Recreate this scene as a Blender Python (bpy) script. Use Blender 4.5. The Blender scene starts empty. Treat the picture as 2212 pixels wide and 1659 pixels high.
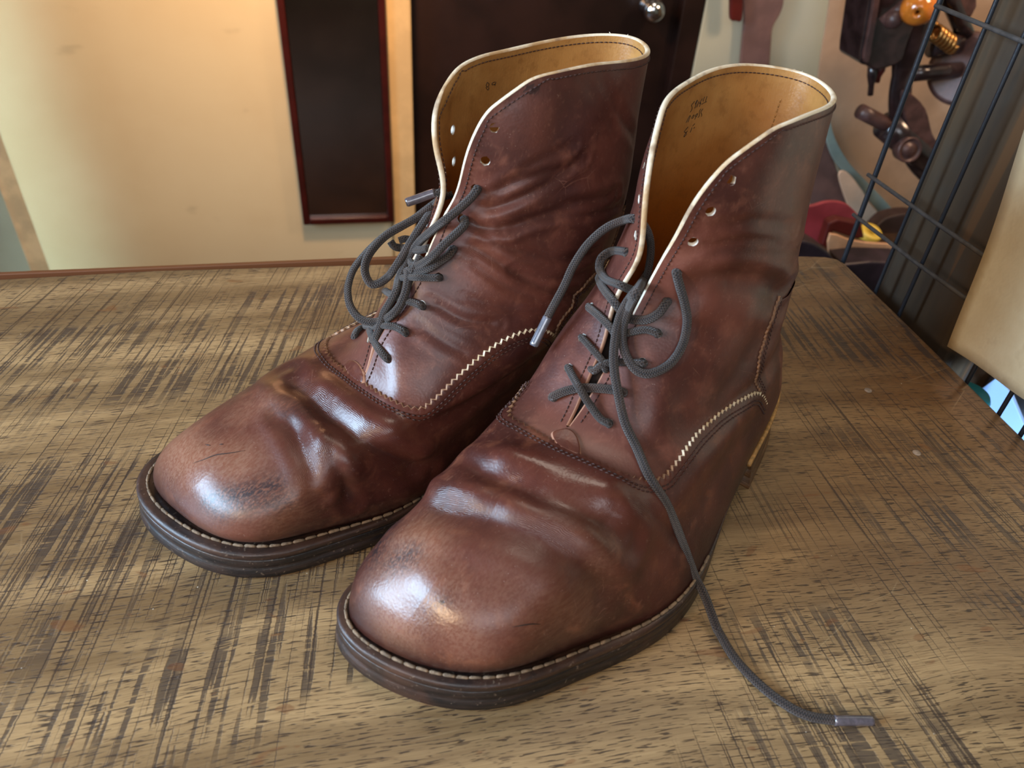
import bpy, bmesh, math, random
import numpy as np
from mathutils import Vector, Matrix
from mathutils.bvhtree import BVHTree
random.seed(4); rng = np.random.default_rng(4)
SC = bpy.context.scene; COL = SC.collection
# ---------------------------------------------------------------- camera
F_PX, CX, CY, H = 1660., 1106., 829.5, .325
nad = np.array([950-CX, 2900-CY, F_PX]); nad /= np.linalg.norm(nad); UP = -nad
v2 = np.array([702-CX, -534-CY, F_PX]); v2 -= UP*(v2@UP); v2 /= np.linalg.norm(v2)
RW = np.stack([np.cross(v2, UP), v2, UP]); CAM = np.array([0, 0, H])
def ray(px, py): return RW@np.array([px-CX, py-CY, F_PX])
def gp(px, py, z=0.):
    d = ray(px, py); return CAM+d*((z-H)/d[2])
def vy(px, py, Y):
    d = ray(px, py); return CAM+d*(Y/d[1])
def vx(px, py, X):
    d = ray(px, py); return CAM+d*(X/d[0])
cam = bpy.data.cameras.new('camera'); camo = bpy.data.objects.new('camera', cam); COL.objects.link(camo)
cam.sensor_width = 36; cam.lens = F_PX/2212*36; cam.clip_start = .01
m = Matrix.Identity(4)
for i, c in enumerate((RW[:, 0], -RW[:, 1], -RW[:, 2])):
    for j in range(3): m[j][i] = c[j]
m.translation = CAM; camo.matrix_world = m
cam.dof.use_dof = True; cam.dof.focus_distance = .44; cam.dof.aperture_fstop = 11.5
SC.camera = camo
# ---------------------------------------------------------------- object helpers
def tag(o, label=None, cat=None, group=None, kind=None):
    if label: o['label'] = label
    if cat: o['category'] = cat
    if group: o['group'] = group
    if kind: o['kind'] = kind
    return o
def mesh_obj(name, verts, faces, mats, parent=None, smooth=True, fmat=None, uv=None):
    me = bpy.data.meshes.new(name); me.from_pydata([tuple(map(float, v)) for v in verts], [], [tuple(map(int, f)) for f in faces])
    for mm in (mats if isinstance(mats, (list, tuple)) else [mats]): me.materials.append(mm)
    if smooth: me.polygons.foreach_set('use_smooth', [True]*len(me.polygons))
    if fmat is not None: me.polygons.foreach_set('material_index', list(map(int, fmat)))
    if uv is not None:
        l = me.uv_layers.new(name='uv'); vi = np.zeros(len(me.loops), int); me.loops.foreach_get('vertex_index', vi)
        l.data.foreach_set('uv', np.asarray(uv, float)[vi].ravel())
    me.update(); o = bpy.data.objects.new(name, me); COL.objects.link(o)
    if parent: o.parent = parent
    return o
def empty(name, loc=(0, 0, 0), rz=0.):
    o = bpy.data.objects.new(name, None); COL.objects.link(o); o.location = loc; o.rotation_euler = (0, 0, rz); o.empty_display_size = .02
    return o
def attr(o, name, vals):
    a = o.data.attributes.new(name, 'FLOAT', 'POINT'); a.data.foreach_set('value', np.asarray(vals, np.float32).ravel())
def bev(o, w=.002, seg=2, ang=35):
    b = o.modifiers.new('bevel', 'BEVEL'); b.width = w; b.segments = seg; b.limit_method = 'ANGLE'; b.angle_limit = math.radians(ang)
    b.harden_normals = False; return o
def box(name, lo, hi, mat, parent=None, b=.002):
    lo, hi = np.array(lo, float), np.array(hi, float)
    v = [(x, y, z) for z in (lo[2], hi[2]) for y in (lo[1], hi[1]) for x in (lo[0], hi[0])]
    f = [(0, 2, 3, 1), (4, 5, 7, 6), (0, 1, 5, 4), (2, 6, 7, 3), (0, 4, 6, 2), (1, 3, 7, 5)]
    o = mesh_obj(name, v, f, mat, parent, smooth=False)
    if b: bev(o, b)
    return o
def frames(P):
    P = np.asarray(P, float); T = np.gradient(P, axis=0); T /= np.linalg.norm(T, axis=1, keepdims=True)+1e-12
    N = np.zeros_like(P); a = np.array([0, 0, 1.]) if abs(T[0][2]) < .9 else np.array([1., 0, 0])
    n = np.cross(T[0], a); n /= np.linalg.norm(n); N[0] = n
    for i in range(1, len(P)):
        n = n-T[i]*(n@T[i]); n /= np.linalg.norm(n)+1e-12; N[i] = n
    return T, N, np.cross(T, N)
def tube_data(P, r, seg=10, caps=True, flat=1.):
    P = np.asarray(P, float); T, N, B = frames(P); r = np.broadcast_to(np.asarray(r, float), (len(P),))
    a = np.linspace(0, 2*np.pi, seg, endpoint=False)
    V = (P[:, None]+r[:, None, None]*(N[:, None]*np.cos(a)[None, :, None]+flat*B[:, None]*np.sin(a)[None, :, None])).reshape(-1, 3)
    Fc = [(i*seg+j, i*seg+(j+1) % seg, (i+1)*seg+(j+1) % seg, (i+1)*seg+j) for i in range(len(P)-1) for j in range(seg)]
    L = np.concatenate([[0], np.cumsum(np.linalg.norm(np.diff(P, axis=0), axis=1))])
    UV = np.stack(np.broadcast_arrays(L[:, None], (a/(2*np.pi))[None]), -1).reshape(-1, 2)
    if caps: Fc += [tuple(range(seg))[::-1], tuple((len(P)-1)*seg+j for j in range(seg))]
    return V, Fc, UV
def join(parts):
    V, Fc, UV, k = [], [], [], 0
    for p in parts:
        V.append(p[0]); Fc += [tuple(i+k for i in f) for f in p[1]]; k += len(p[0])
        if len(p) > 2: UV.append(p[2])
    return np.concatenate(V), Fc, (np.concatenate(UV) if UV else None)
def spline(P, step):
    """Catmull-Rom through points, resampled at a step"""
    P = np.asarray(P, float)
    if len(P) < 3:
        n = max(2, int(np.linalg.norm(P[-1]-P[0])/step)+1); return P[0]+(P[-1]-P[0])*np.linspace(0, 1, n)[:, None]
    Q = np.vstack([2*P[0]-P[1], P, 2*P[-1]-P[-2]]); out = []
    for i in range(len(P)-1):
        a, b, c, d = Q[i:i+4]; t = np.linspace(0, 1, 24, endpoint=False)[:, None]
        out.append(.5*((2*b)+(c-a)*t+(2*a-5*b+4*c-d)*t**2+(3*b-a-3*c+d)*t**3))
    out = np.vstack(out+[P[-1:]]); L = np.concatenate([[0], np.cumsum(np.linalg.norm(np.diff(out, axis=0), axis=1))])
    n = max(2, int(round(L[-1]/step))+1); s = np.linspace(0, L[-1], n)
    return np.stack([np.interp(s, L, out[:, k]) for k in range(out.shape[1])], -1)
def lathe(prof, seg=32):
    """prof: (r, z) list -> verts, faces around z"""
    V = []; Fc = []
    for r, z in prof:
        for j in range(seg):
            a = 2*np.pi*j/seg; V.append((r*math.cos(a), r*math.sin(a), z))
    for i in range(len(prof)-1):
        for j in range(seg): Fc.append((i*seg+j, i*seg+(j+1) % seg, (i+1)*seg+(j+1) % seg, (i+1)*seg+j))
    return np.array(V), Fc
def place(V, loc, axis):
    q = Vector((0, 0, 1)).rotation_difference(Vector(axis)).to_matrix(); q = np.array(q)
    return V@q.T+np.array(loc)
def slab(pts, nrm, th):
    """closed prism from a planar outline"""
    pts = np.asarray(pts, float); n = len(pts); nrm = np.asarray(nrm, float)
    V = np.vstack([pts, pts+nrm*th]); Fc = [tuple(range(n))[::-1], tuple(range(n, 2*n))]+[(i, (i+1) % n, n+(i+1) % n, n+i) for i in range(n)]
    return V, Fc
def smooth_poly(pts, closed=True, k=6):
    P = np.asarray(pts, float)
    if closed:
        n = len(P); out = []
        for i in range(n):
            a, b, c, d = P[i-1], P[i], P[(i+1) % n], P[(i+2) % n]
            for t in np.linspace(0, 1, k, endpoint=False): out.append(.5*((2*b)+(c-a)*t+(2*a-5*b+4*c-d)*t**2+(3*b-a-3*c+d)*t**3))
        return np.array(out)
# ---------------------------------------------------------------- material helper
class NT:
    def __init__(s, name):
        s.m = bpy.data.materials.new(name); s.m.use_nodes = True; s.t = s.m.node_tree; s.n = s.t.nodes; s.n.clear()
        s.out = s.n.new('ShaderNodeOutputMaterial'); s.b = s.n.new('ShaderNodeBsdfPrincipled'); s.t.links.new(s.b.outputs[0], s.out.inputs[0])
    def L(s, a, b): s.t.links.new(a, b)
    def setin(s, sock, v):
        if isinstance(v, bpy.types.NodeSocket): s.L(v, sock)
        elif v is not None:
            if isinstance(v, (tuple, list)) and len(v) == 3 and sock.type == 'RGBA': v = (*v, 1)
            sock.default_value = v
    def p(s, **k):
        for a, v in k.items(): s.setin(s.b.inputs[a.replace('_', ' ')], v)
        return s.m
    def coord(s, kind='Object'): return s.n.new('ShaderNodeTexCoord').outputs[kind]
    def attr(s, name):
        a = s.n.new('ShaderNodeAttribute'); a.attribute_name = name; return a.outputs['Fac']
    def map(s, v, scale=(1, 1, 1), rot=(0, 0, 0), loc=(0, 0, 0)):
        a = s.n.new('ShaderNodeMapping'); s.L(v, a.inputs[0]); a.inputs['Scale'].default_value = scale; a.inputs['Rotation'].default_value = rot; a.inputs['Location'].default_value = loc; return a.outputs[0]
    def noise(s, v, scale=5, detail=3, rough=.5, dist=0, out='Fac'):
        a = s.n.new('ShaderNodeTexNoise'); s.L(v, a.inputs['Vector']); s.setin(a.inputs['Scale'], scale); a.inputs['Detail'].default_value = detail; a.inputs['Roughness'].default_value = rough; a.inputs['Distortion'].default_value = dist; return a.outputs[out]
    def voro(s, v, scale=5, feat='F1', out='Distance'):
        a = s.n.new('ShaderNodeTexVoronoi'); a.feature = feat; s.L(v, a.inputs['Vector']); a.inputs['Scale'].default_value = scale; return a.outputs[out]
    def math(s, op, a, b=0., clamp=False):
        n = s.n.new('ShaderNodeMath'); n.operation = op; n.use_clamp = clamp; s.setin(n.inputs[0], a); s.setin(n.inputs[1], b); return n.outputs[0]
    def ramp(s, v, a, b, lo=0., hi=1.):
        n = s.n.new('ShaderNodeMapRange'); n.interpolation_type = 'SMOOTHSTEP'; s.setin(n.inputs['Value'], v)
        n.inputs['From Min'].default_value = a; n.inputs['From Max'].default_value = b; n.inputs['To Min'].default_value = lo; n.inputs['To Max'].default_value = hi; return n.outputs[0]
    def mix(s, f, a, b, mode='MIX'):
        n = s.n.new('ShaderNodeMix'); n.data_type = 'RGBA'; n.blend_type = mode; s.setin(n.inputs[0], f); s.setin(n.inputs[6], a); s.setin(n.inputs[7], b); return n.outputs[2]
    def bump(s, h, strength=.3, dist=.001, nrm=None):
        n = s.n.new('ShaderNodeBump'); s.setin(n.inputs['Height'], h); n.inputs['Strength'].default_value = strength; n.inputs['Distance'].default_value = dist
        if nrm is not None: s.L(nrm, n.inputs['Normal'])
        return n.outputs[0]
    def sep(s, v):
        n = s.n.new('ShaderNodeSeparateXYZ'); s.L(v, n.inputs[0]); return n.outputs
    def comb(s, x, y, z=0.):
        n = s.n.new('ShaderNodeCombineXYZ'); s.setin(n.inputs[0], x); s.setin(n.inputs[1], y); s.setin(n.inputs[2], z); return n.outputs[0]
def srgb(r, g, b): return tuple(((c/255)/12.92 if c/255 <= .04045 else ((c/255+.055)/1.055)**2.4) for c in (r, g, b))
def simple(name, col, rough=.5, metal=0., nscale=0, namt=.25, bump=0., bs=200, **k):
    t = NT(name); c = t.coord(); base = col
    if nscale:
        n = t.noise(c, nscale, 4, .6); base = t.mix(t.ramp(n, .35, .65), tuple(x*(1-namt) for x in col), tuple(min(1, x*(1+namt)) for x in col))
    t.p(Base_Color=base, Roughness=rough, Metallic=metal, **k)
    if bump: t.p(Normal=t.bump(t.noise(c, bs, 4), bump, .0006))
    return t.m
# ---------------------------------------------------------------- materials
def leather(name, c_dark, c_mid, c_light, KW=.25, rough=.36, dusty=.0):
    t = NT(name); c = t.coord()
    n1 = t.noise(c, 18, 5, .62); n2 = t.noise(c, 70, 4, .6, .4); n3 = t.noise(c, 420, 2, .5)
    col = t.mix(t.ramp(n1, .32, .68), c_dark, c_mid)
    col = t.mix(t.math('MULTIPLY', t.ramp(n2, .5, .75), .55), col, c_light)
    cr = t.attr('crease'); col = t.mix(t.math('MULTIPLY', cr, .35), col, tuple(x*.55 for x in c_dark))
    # lighter rub marks along the ridges
    sc = t.attr('scuff')
    streak = t.noise(t.map(c, (120, 900, 900), (0, 0, .5)), 1., 4, .65, .3)
    sm = t.math('MULTIPLY', sc, t.ramp(streak, .38, .62), True)
    col = t.mix(t.math('MULTIPLY', sc, .75), col, srgb(146, 94, 70))
    col = t.mix(t.math('MULTIPLY', sm, .5), col, srgb(160, 122, 98))
    dk = t.attr('dark'); streak2 = t.noise(t.map(c, (90, 900, 900), (0, 0, -.3)), 1., 4, .7, .3)
    col = t.mix(t.math('MULTIPLY', dk, t.ramp(streak2, .36, .58), True), col, srgb(46, 34, 34))
    col = t.mix(t.ramp(t.math('ADD', t.attr('spot'), t.math('MULTIPLY', t.math('SUBTRACT', t.noise(c, 500, 2), .5), .5)), .45, .6), col, srgb(48, 20, 18))
    # thin scratches
    s1 = t.voro(t.map(c, (26, 120, 50), (.3, .2, .9)), 1., 'DISTANCE_TO_EDGE'); s2 = t.noise(c, 45, 2)
    scr = t.math('MULTIPLY', t.ramp(s1, .007, .001), t.ramp(s2, .58, .66))
    col = t.mix(t.math('MULTIPLY', scr, .35), col, srgb(160, 112, 94))
    gl = t.noise(t.map(c, (300, 900, 260), (.5, .2, .3)), 1., 3, .6); col = t.mix(t.math('MULTIPLY', t.ramp(gl, .57, .72), .2), col, srgb(156, 108, 88)); col = t.mix(t.math('MULTIPLY', t.ramp(t.noise(c, 9, 3, .6), .52, .72), .55), col, c_dark)
    # dust specks
    d = t.voro(c, 620, 'F1'); dm = t.math('MULTIPLY', t.ramp(d, .16, .08), t.ramp(t.noise(c, 160, 2), .56, .62))
    col = t.mix(t.math('MULTIPLY', dm, .35), col, srgb(190, 165, 150))
    if dusty: col = t.mix(t.math('MULTIPLY', t.ramp(t.noise(c, 9, 3), .3, .7), dusty), col, srgb(128, 100, 88))
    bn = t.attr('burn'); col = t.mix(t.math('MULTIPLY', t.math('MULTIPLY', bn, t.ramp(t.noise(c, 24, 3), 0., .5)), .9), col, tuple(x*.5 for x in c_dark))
    # bumps: pebble, wrinkles following the creases, fine lines
    peb = t.voro(t.map(c, (1, 1, 1)), 900, 'SMOOTH_F1'); wl = t.attr('wline')
    wn = t.noise(c, 120, 3, .6)
    wave = t.math('SINE', t.math('ADD', t.math('MULTIPLY', wl, 4600.), t.math('MULTIPLY', wn, 15.)))
    wr = t.math('MULTIPLY', t.math('ABSOLUTE', wave), t.math('MULTIPLY', t.math('POWER', t.attr('wmask'), 2.), t.ramp(t.noise(c, 34, 2), .4, .6)))
    b = t.bump(peb, .14, .0004)
    b = t.bump(t.noise(c, 420, 3, .6), .16, .0004, b)
    b = t.bump(wr, .30-.18*(KW > .5), .0006, b)
    k1 = t.noise(t.map(c, (130, 130, 210), (.3, .5, 0)), 1., 4, .6, .8); rid = t.ramp(t.math('ABSOLUTE', t.math('SUBTRACT', k1, .5)), .0, .035); km = t.ramp(t.noise(c, 26, 2), .44, .60)
    b = t.bump(t.math('MULTIPLY', t.math('SUBTRACT', 1., rid), t.math('MULTIPLY', km, KW)), -.55, .0005, b)
    k2 = t.noise(t.map(c, (60, 60, 110), (.1, .7, .4)), 1., 3, .6, .6); rid2 = t.ramp(t.math('ABSOLUTE', t.math('SUBTRACT', k2, .5)), .0, .03)
    b = t.bump(t.math('MULTIPLY', t.math('SUBTRACT', 1., rid2), t.math('MULTIPLY', km, KW)), -.5, .0009, b)
    b = t.bump(t.noise(c, 30, 2, .5), .12, .002, b)
    rg = t.math('ADD', rough-.08, t.math('MULTIPLY', n2, .2)); rg = t.math('ADD', rg, t.math('MULTIPLY', sm, .09))
    rg = t.math('SUBTRACT', rg, t.math('MULTIPLY', t.attr('gloss'), .15))
    return t.p(Base_Color=col, Roughness=rg, Normal=b, Specular_IOR_Level=.45, Coat_Weight=.07, Coat_Roughness=.28)
M = {}
M['vamp'] = leather('brown_vamp_leather', srgb(64, 31, 26), srgb(104, 54, 42), srgb(136, 80, 56))
M['quarter'] = leather('brown_quarter_leather', srgb(72, 36, 30), srgb(112, 60, 47), srgb(138, 84, 66), KW=1., rough=.42, dusty=.12)
def lining():
    t = NT('tan_lining_leather'); c = t.coord(); n = t.noise(c, 14, 4, .6); n2 = t.noise(c, 160, 4, .6)
    z = t.sep(c)[2]
    col = t.mix(t.ramp(n, .3, .7), srgb(150, 96, 42), srgb(196, 146, 84))
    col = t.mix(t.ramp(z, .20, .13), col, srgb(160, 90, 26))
    col = t.mix(t.math('MULTIPLY', t.ramp(n2, .5, .7), .3), col, srgb(120, 72, 30))
    w = t.noise(t.map(c, (900, 900, 60)), 1., 3); b = t.bump(w, .25, .0006); b = t.bump(t.voro(c, 700), .2, .0004, b)
    return t.p(Base_Color=col, Roughness=.42, Normal=b, Specular_IOR_Level=.5)
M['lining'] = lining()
def raw_edge():
    t = NT('pale_raw_leather_edge'); c = t.coord()
    col = t.mix(t.ramp(t.noise(c, 40, 4, .7), .35, .6), srgb(196, 160, 118), srgb(238, 222, 196))
    col = t.mix(t.math('MULTIPLY', t.ramp(t.noise(c, 90, 3), .58, .70), .5), col, srgb(120, 92, 78)); z_ = t.math('ADD', t.sep(c)[2], t.math('MULTIPLY', t.math('SUBTRACT', t.noise(c, 60, 3), .5), .03)); col = t.mix(t.ramp(z_, .135, .105), col, srgb(172, 124, 100))
    return t.p(Base_Color=col, Roughness=.6, Normal=t.bump(t.noise(c, 900, 3), .4, .0004), Specular_IOR_Level=.3)
M['raw'] = raw_edge()
M['raw_white'] = simple('white_raw_leather', srgb(226, 218, 206), .6, 0, 300, .12)
def pink():
    t = NT('cream_pinked_leather'); c = t.coord(); n = t.noise(c, 120, 3); x = t.math('ADD', t.sep(c)[0], t.math('MULTIPLY', t.math('SUBTRACT', t.noise(c, 90, 3), .5), .05))
    col = t.mix(t.ramp(n, .35, .65), srgb(196, 168, 128), srgb(236, 220, 192)); col = t.mix(t.ramp(x, .140, .165), col, srgb(156, 118, 90))
    return t.p(Base_Color=col, Roughness=.6)
M['pink_raw'] = pink(); M['pink_brown'] = simple('brown_pinked_leather', srgb(134, 96, 68), .6, 0, 200, .3)
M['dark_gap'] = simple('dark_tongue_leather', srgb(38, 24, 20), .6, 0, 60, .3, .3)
M['thread'] = simple('dark_brown_thread', srgb(64, 38, 32), .6, 0, 400, .3)
M['tan_thread'] = simple('tan_thread', srgb(168, 122, 66), .6, 0, 400, .3)
M['welt_thread'] = simple('greyish_tan_welt_thread', srgb(124, 102, 80), .75, 0, 260, .35, .6, 900)
def sole_mat(name, a, b_, rough=.38):
    t = NT(name); c = t.coord()
    n = t.noise(t.map(c, (30, 30, 320)), 1., 5, .65, .4); n2 = t.noise(c, 28, 4, .6); n3 = t.noise(c, 500, 3, .6)
    col = t.mix(t.ramp(n, .4, .62), a, b_); col = t.mix(t.math('MULTIPLY', t.ramp(n2, .50, .70), .4), col, srgb(90, 56, 40))
    col = t.mix(t.math('MULTIPLY', t.ramp(n3, .62, .7), .35), col, srgb(150, 128, 108))
    b = t.bump(t.noise(t.map(c, (60, 60, 900)), 1., 4, .6), .35, .0008); b = t.bump(n3, .3, .0005, b)
    return t.p(Base_Color=col, Roughness=t.math('ADD', rough-.1, t.math('MULTIPLY', n2, .25)), Normal=b, Specular_IOR_Level=.6)
M['sole'] = sole_mat('dark_sole_edge', srgb(26, 21, 21), srgb(50, 37, 32))
M['welt'] = sole_mat('dark_brown_welt', srgb(40, 27, 23), srgb(70, 46, 35), .42)
M['heel'] = sole_mat('brown_heel_stack', srgb(78, 52, 32), srgb(112, 76, 46), .32)
def lace_mat():
    t = NT('grey_brown_braided_lace'); uv = t.coord('UV'); s = t.sep(uv)
    u = t.math('MULTIPLY', s[0], 5200.); v = t.math('MULTIPLY', s[1], 2*math.pi*7)
    a = t.math('SINE', t.math('ADD', u, v)); b2 = t.math('SINE', t.math('SUBTRACT', u, v))
    h = t.math('MAXIMUM', a, b2)
    groove = t.math('ABSOLUTE', t.math('SINE', t.math('MULTIPLY', s[1], 2*math.pi*2)))
    c = t.coord(); n = t.noise(c, 60, 3)
    col = t.mix(t.ramp(h, -.2, .9), srgb(24, 18, 17), srgb(68, 54, 48)); col = t.mix(t.ramp(groove, .35, .05), col, srgb(26, 20, 22))
    col = t.mix(t.math('MULTIPLY', t.ramp(n, .5, .7), .35), col, srgb(84, 62, 52))
    b = t.bump(h, .7, .0005); b = t.bump(t.ramp(groove, .0, .4), .5, .0006, b)
    return t.p(Base_Color=col, Roughness=.75, Normal=b, Specular_IOR_Level=.35, Sheen_Weight=.25)
M['lace'] = lace_mat()
M['aglet'] = simple('clear_plastic_aglet', srgb(104, 104, 114), .12, .0, 200, .2, Specular_IOR_Level=.9, Coat_Weight=.8)
M['aglet_dark'] = simple('dark_plastic_aglet', srgb(92, 84, 90), .18, .0, 200, .2, Specular_IOR_Level=.8, Coat_Weight=.6)
M['ink'] = simple('black_ink', srgb(34, 26, 20), .5)
NET_F='''2970 -50 199 3076 -433 196 2647 -350 148 2095 -465 146 1332 -254 211 643 -253 297 137 -175 291 -81 73 301 52 319 291 500 443 298 1123 561 211 1829 786 146 2352 466 148 2854 333 197 2969 -50 199 2980 -10 338 3044 -462 337 2622 -413 322 2074 -531 265 1310 -326 331 625 -315 372 129 -211 375 -72 62 383 66 343 379 507 479 381 1144 524 344 1877 706 279 2427 490 330 2914 445 339 2980 -10 338 2884 22 457 2917 -402 450 2508 -395 409 1991 -506 381 1261 -347 424 609 -332 467 139 -212 462 -47 54 469 90 324 469 515 453 483 1136 468 449 1857 610 411 2392 467 435 2850 446 464 2884 22 457 2781 36 573 2797 -339 558 2397 -369 523 1911 -489 495 1219 -378 529 599 -354 550 151 -215 544 -25 46 549 108 305 553 520 436 568 1122 450 558 1819 561 535 2330 448 568 2763 413 588 2781 36 573 2515 22 675 2529 -312 663 2171 -384 627 1739 -481 619 1117 -420 635 558 -373 641 153 -213 633 -7 38 636 112 282 641 487 421 655 1032 448 656 1660 508 650 2114 425 664 2500 356 688 2515 22 675 2220 -16 782 2241 -281 782 1939 -384 752 1561 -433 750 1008 -403 746 512 -320 738 153 -174 730 9 28 731 114 219 735 444 336 744 924 383 749 1471 387 750 1863 335 751 2198 248 782 2220 -16 782 1838 -57 748 1869 -344 761 1639 -456 787 1330 -506 786 873 -460 803 463 -350 817 167 -187 830 48 15 836 132 206 830 399 336 812 787 396 787 1230 389 755 1541 314 747 1808 228 734 1838 -56 748 1664 -110 942 1692 -347 938 1484 -470 941 1214 -528 937 816 -488 938 456 -366 943 196 -192 948 92 1 949 166 183 942 399 322 928 736 394 910 1120 384 897 1391 292 895 1625 170 903 1627 -54 923 1502 -139 1069 1487 -367 1063 1291 -454 1067 1052 -501 1067 718 -463 1071 421 -353 1073 209 -194 1074 124 -12 1072 184 159 1065 374 287 1053 651 358 1040 973 354 1029 1215 271 1030 1429 161 1038 1480 -79 1066 1434 -179 1183 1377 -361 1177 1179 -430 1185 952 -478 1194 650 -450 1206 386 -350 1214 199 -200 1217 125 -25 1215 178 145 1206 346 279 1193 595 349 1178 892 340 1164 1120 252 1163 1325 143 1168 1390 -77 1187 1364 -206 1300 1252 -368 1309 1054 -424 1323 837 -465 1334 569 -435 1344 344 -343 1349 187 -203 1349 126 -38 1344 172 126 1337 314 260 1328 531 332 1319 795 327 1313 1012 251 1315 1210 155 1322 1320 -64 1338 1297 -157 1446 1160 -360 1480 964 -425 1504 748 -466 1518 496 -434 1525 290 -344 1526 149 -209 1523 98 -52 1517 144 101 1510 279 223 1505 481 299 1502 727 317 1503 940 260 1508 1138 182 1518 1284 -26 1532 1276 -165 1571 1106 -362 1616 905 -426 1649 685 -465 1671 440 -430 1683 243 -342 1686 112 -214 1683 67 -68 1677 115 73 1670 248 187 1665 443 266 1662 681 300 1662 896 264 1664 1096 211 1667 1270 30 1671 1307 -193 1837 1107 -378 1862 889 -429 1880 654 -462 1887 402 -427 1881 203 -342 1867 73 -220 1853 31 -82 1843 83 53 1840 218 167 1845 417 248 1861 664 282 1883 890 256 1902 1097 225 1913 1291 82 1914 1109 -309 2056 890 -415 2083 693 -426 2105 490 -438 2123 288 -401 2127 135 -322 2114 37 -214 2103 8 -94 2098 52 23 2090 160 126 2090 318 202 2104 514 241 2122 700 235 2134 870 231 2134 1055 151 2093'''
POSE_F=[0.24104, 0.36829, 3.78652, 1.0]
NET_B='''2838 -248 198 2909 -606 197 2492 -633 148 1987 -706 146 1270 -615 211 620 -507 298 135 -322 291 -41 -24 301 127 264 291 575 368 298 1196 372 211 1880 546 146 2345 297 147 2765 187 198 2837 -248 199 2886 -154 312 2911 -597 310 2489 -606 300 1971 -659 256 1242 -591 334 592 -528 379 127 -349 381 -44 -29 384 117 274 374 566 396 366 1199 403 320 1912 570 249 2424 376 303 2862 337 315 2886 -154 312 2818 -81 409 2821 -524 412 2403 -545 385 1898 -610 377 1191 -526 435 567 -489 482 128 -333 473 -32 -36 472 125 252 459 562 383 455 1181 393 403 1884 532 350 2392 389 370 2816 365 405 2818 -81 409 2738 -23 508 2732 -410 523 2319 -460 516 1828 -583 507 1145 -483 550 544 -461 571 125 -314 559 -22 -38 552 136 238 539 565 385 533 1170 410 499 1852 520 450 2338 397 466 2744 364 493 2738 -23 508 2495 36 599 2482 -308 618 2104 -405 620 1658 -517 636 1035 -466 658 489 -436 663 109 -287 648 -17 -32 637 136 229 625 535 397 619 1093 451 597 1717 522 564 2151 438 555 2509 377 581 2495 36 599 2229 91 702 2205 -185 712 1868 -303 712 1470 -381 742 915 -386 755 429 -338 752 95 -216 741 -13 -17 730 131 192 719 494 346 713 999 439 705 1563 482 691 1950 448 674 2254 359 693 2229 91 702 1894 109 678 1860 -185 675 1568 -283 714 1232 -370 744 772 -383 789 373 -322 817 101 -189 832 16 8 831 138 217 816 443 387 791 868 506 763 1345 559 731 1676 514 718 1926 401 683 1894 109 678 1779 26 888 1713 -165 870 1431 -271 872 1125 -358 884 718 -368 906 367 -294 927 126 -151 939 51 37 941 159 237 932 430 417 918 807 543 903 1230 582 892 1531 513 890 1780 365 890 1802 82 912 1656 9 1066 1529 -182 1029 1258 -260 1018 980 -329 1018 632 -325 1032 340 -249 1046 140 -114 1056 76 66 1060 163 256 1058 386 420 1051 701 527 1044 1063 552 1037 1341 481 1040 1586 358 1043 1658 85 1060 1535 6 1213 1413 -172 1178 1161 -250 1162 900 -319 1158 581 -317 1169 315 -237 1183 136 -93 1195 75 89 1202 147 275 1202 342 428 1197 624 518 1189 956 525 1180 1221 446 1179 1466 337 1182 1573 116 1198 1409 16 1375 1269 -176 1340 1044 -252 1320 805 -313 1311 522 -305 1313 290 -221 1319 135 -74 1327 79 104 1334 134 282 1338 296 423 1339 541 499 1339 834 503 1335 1083 432 1336 1318 338 1339 1477 128 1353 1305 26 1552 1165 -186 1531 963 -262 1515 738 -309 1504 477 -279 1501 262 -191 1503 115 -56 1508 60 108 1515 107 273 1521 252 407 1527 473 481 1532 743 490 1533 978 425 1533 1193 334 1528 1350 99 1520 1267 -16 1670 1110 -210 1667 914 -266 1665 693 -296 1665 444 -252 1668 237 -163 1674 95 -42 1682 43 104 1689 89 249 1695 225 370 1699 428 450 1702 681 470 1701 907 415 1694 1106 340 1678 1261 143 1651 1312 -93 1892 1120 -235 1896 908 -261 1890 674 -280 1882 418 -240 1875 211 -155 1872 71 -38 1873 19 97 1876 65 231 1881 200 345 1892 399 425 1909 650 448 1930 882 402 1943 1091 343 1939 1271 164 1919 1132 -211 2044 916 -263 2097 723 -243 2105 522 -237 2113 317 -197 2126 156 -126 2140 47 -25 2151 4 90 2156 37 208 2151 136 313 2148 288 388 2159 483 410 2176 679 379 2194 874 350 2183 1103 227 2135'''
POSE_B=[0.1485, 0.4275, 3.725, 1.0]
# ---------------------------------------------------------------- boots
def bs(n, t):
    kn = np.concatenate([[0]*3, np.linspace(0, 1, n-2), [1]*3]); t = np.minimum(np.asarray(t, float), 1-1e-12)
    N = np.zeros((len(t), len(kn)-1))
    for i in range(len(kn)-1): N[:, i] = (t >= kn[i]) & (t < kn[i+1])
    for d in range(1, 4):
        Q = np.zeros((len(t), len(kn)-1-d))
        for i in range(Q.shape[1]):
            a = kn[i+d]-kn[i]; b = kn[i+d+1]-kn[i+1]
            if a > 0: Q[:, i] += (t-kn[i])/a*N[:, i]
            if b > 0: Q[:, i] += (kn[i+d+1]-t)/b*N[:, i+1]
        N = Q
    return N
NU, NVV = 361, 321
VT = 36/84.
def grid_normals(S, nclosed):
    du = np.gradient(S, axis=1); dv = np.gradient(S, axis=0)
    c = (S[:nclosed, 1]-S[:nclosed, -2])/2; du[:nclosed, 0] = c; du[:nclosed, -1] = c
    n = np.cross(dv, du); n /= np.linalg.norm(n, axis=-1, keepdims=True)+1e-12
    return n
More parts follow.
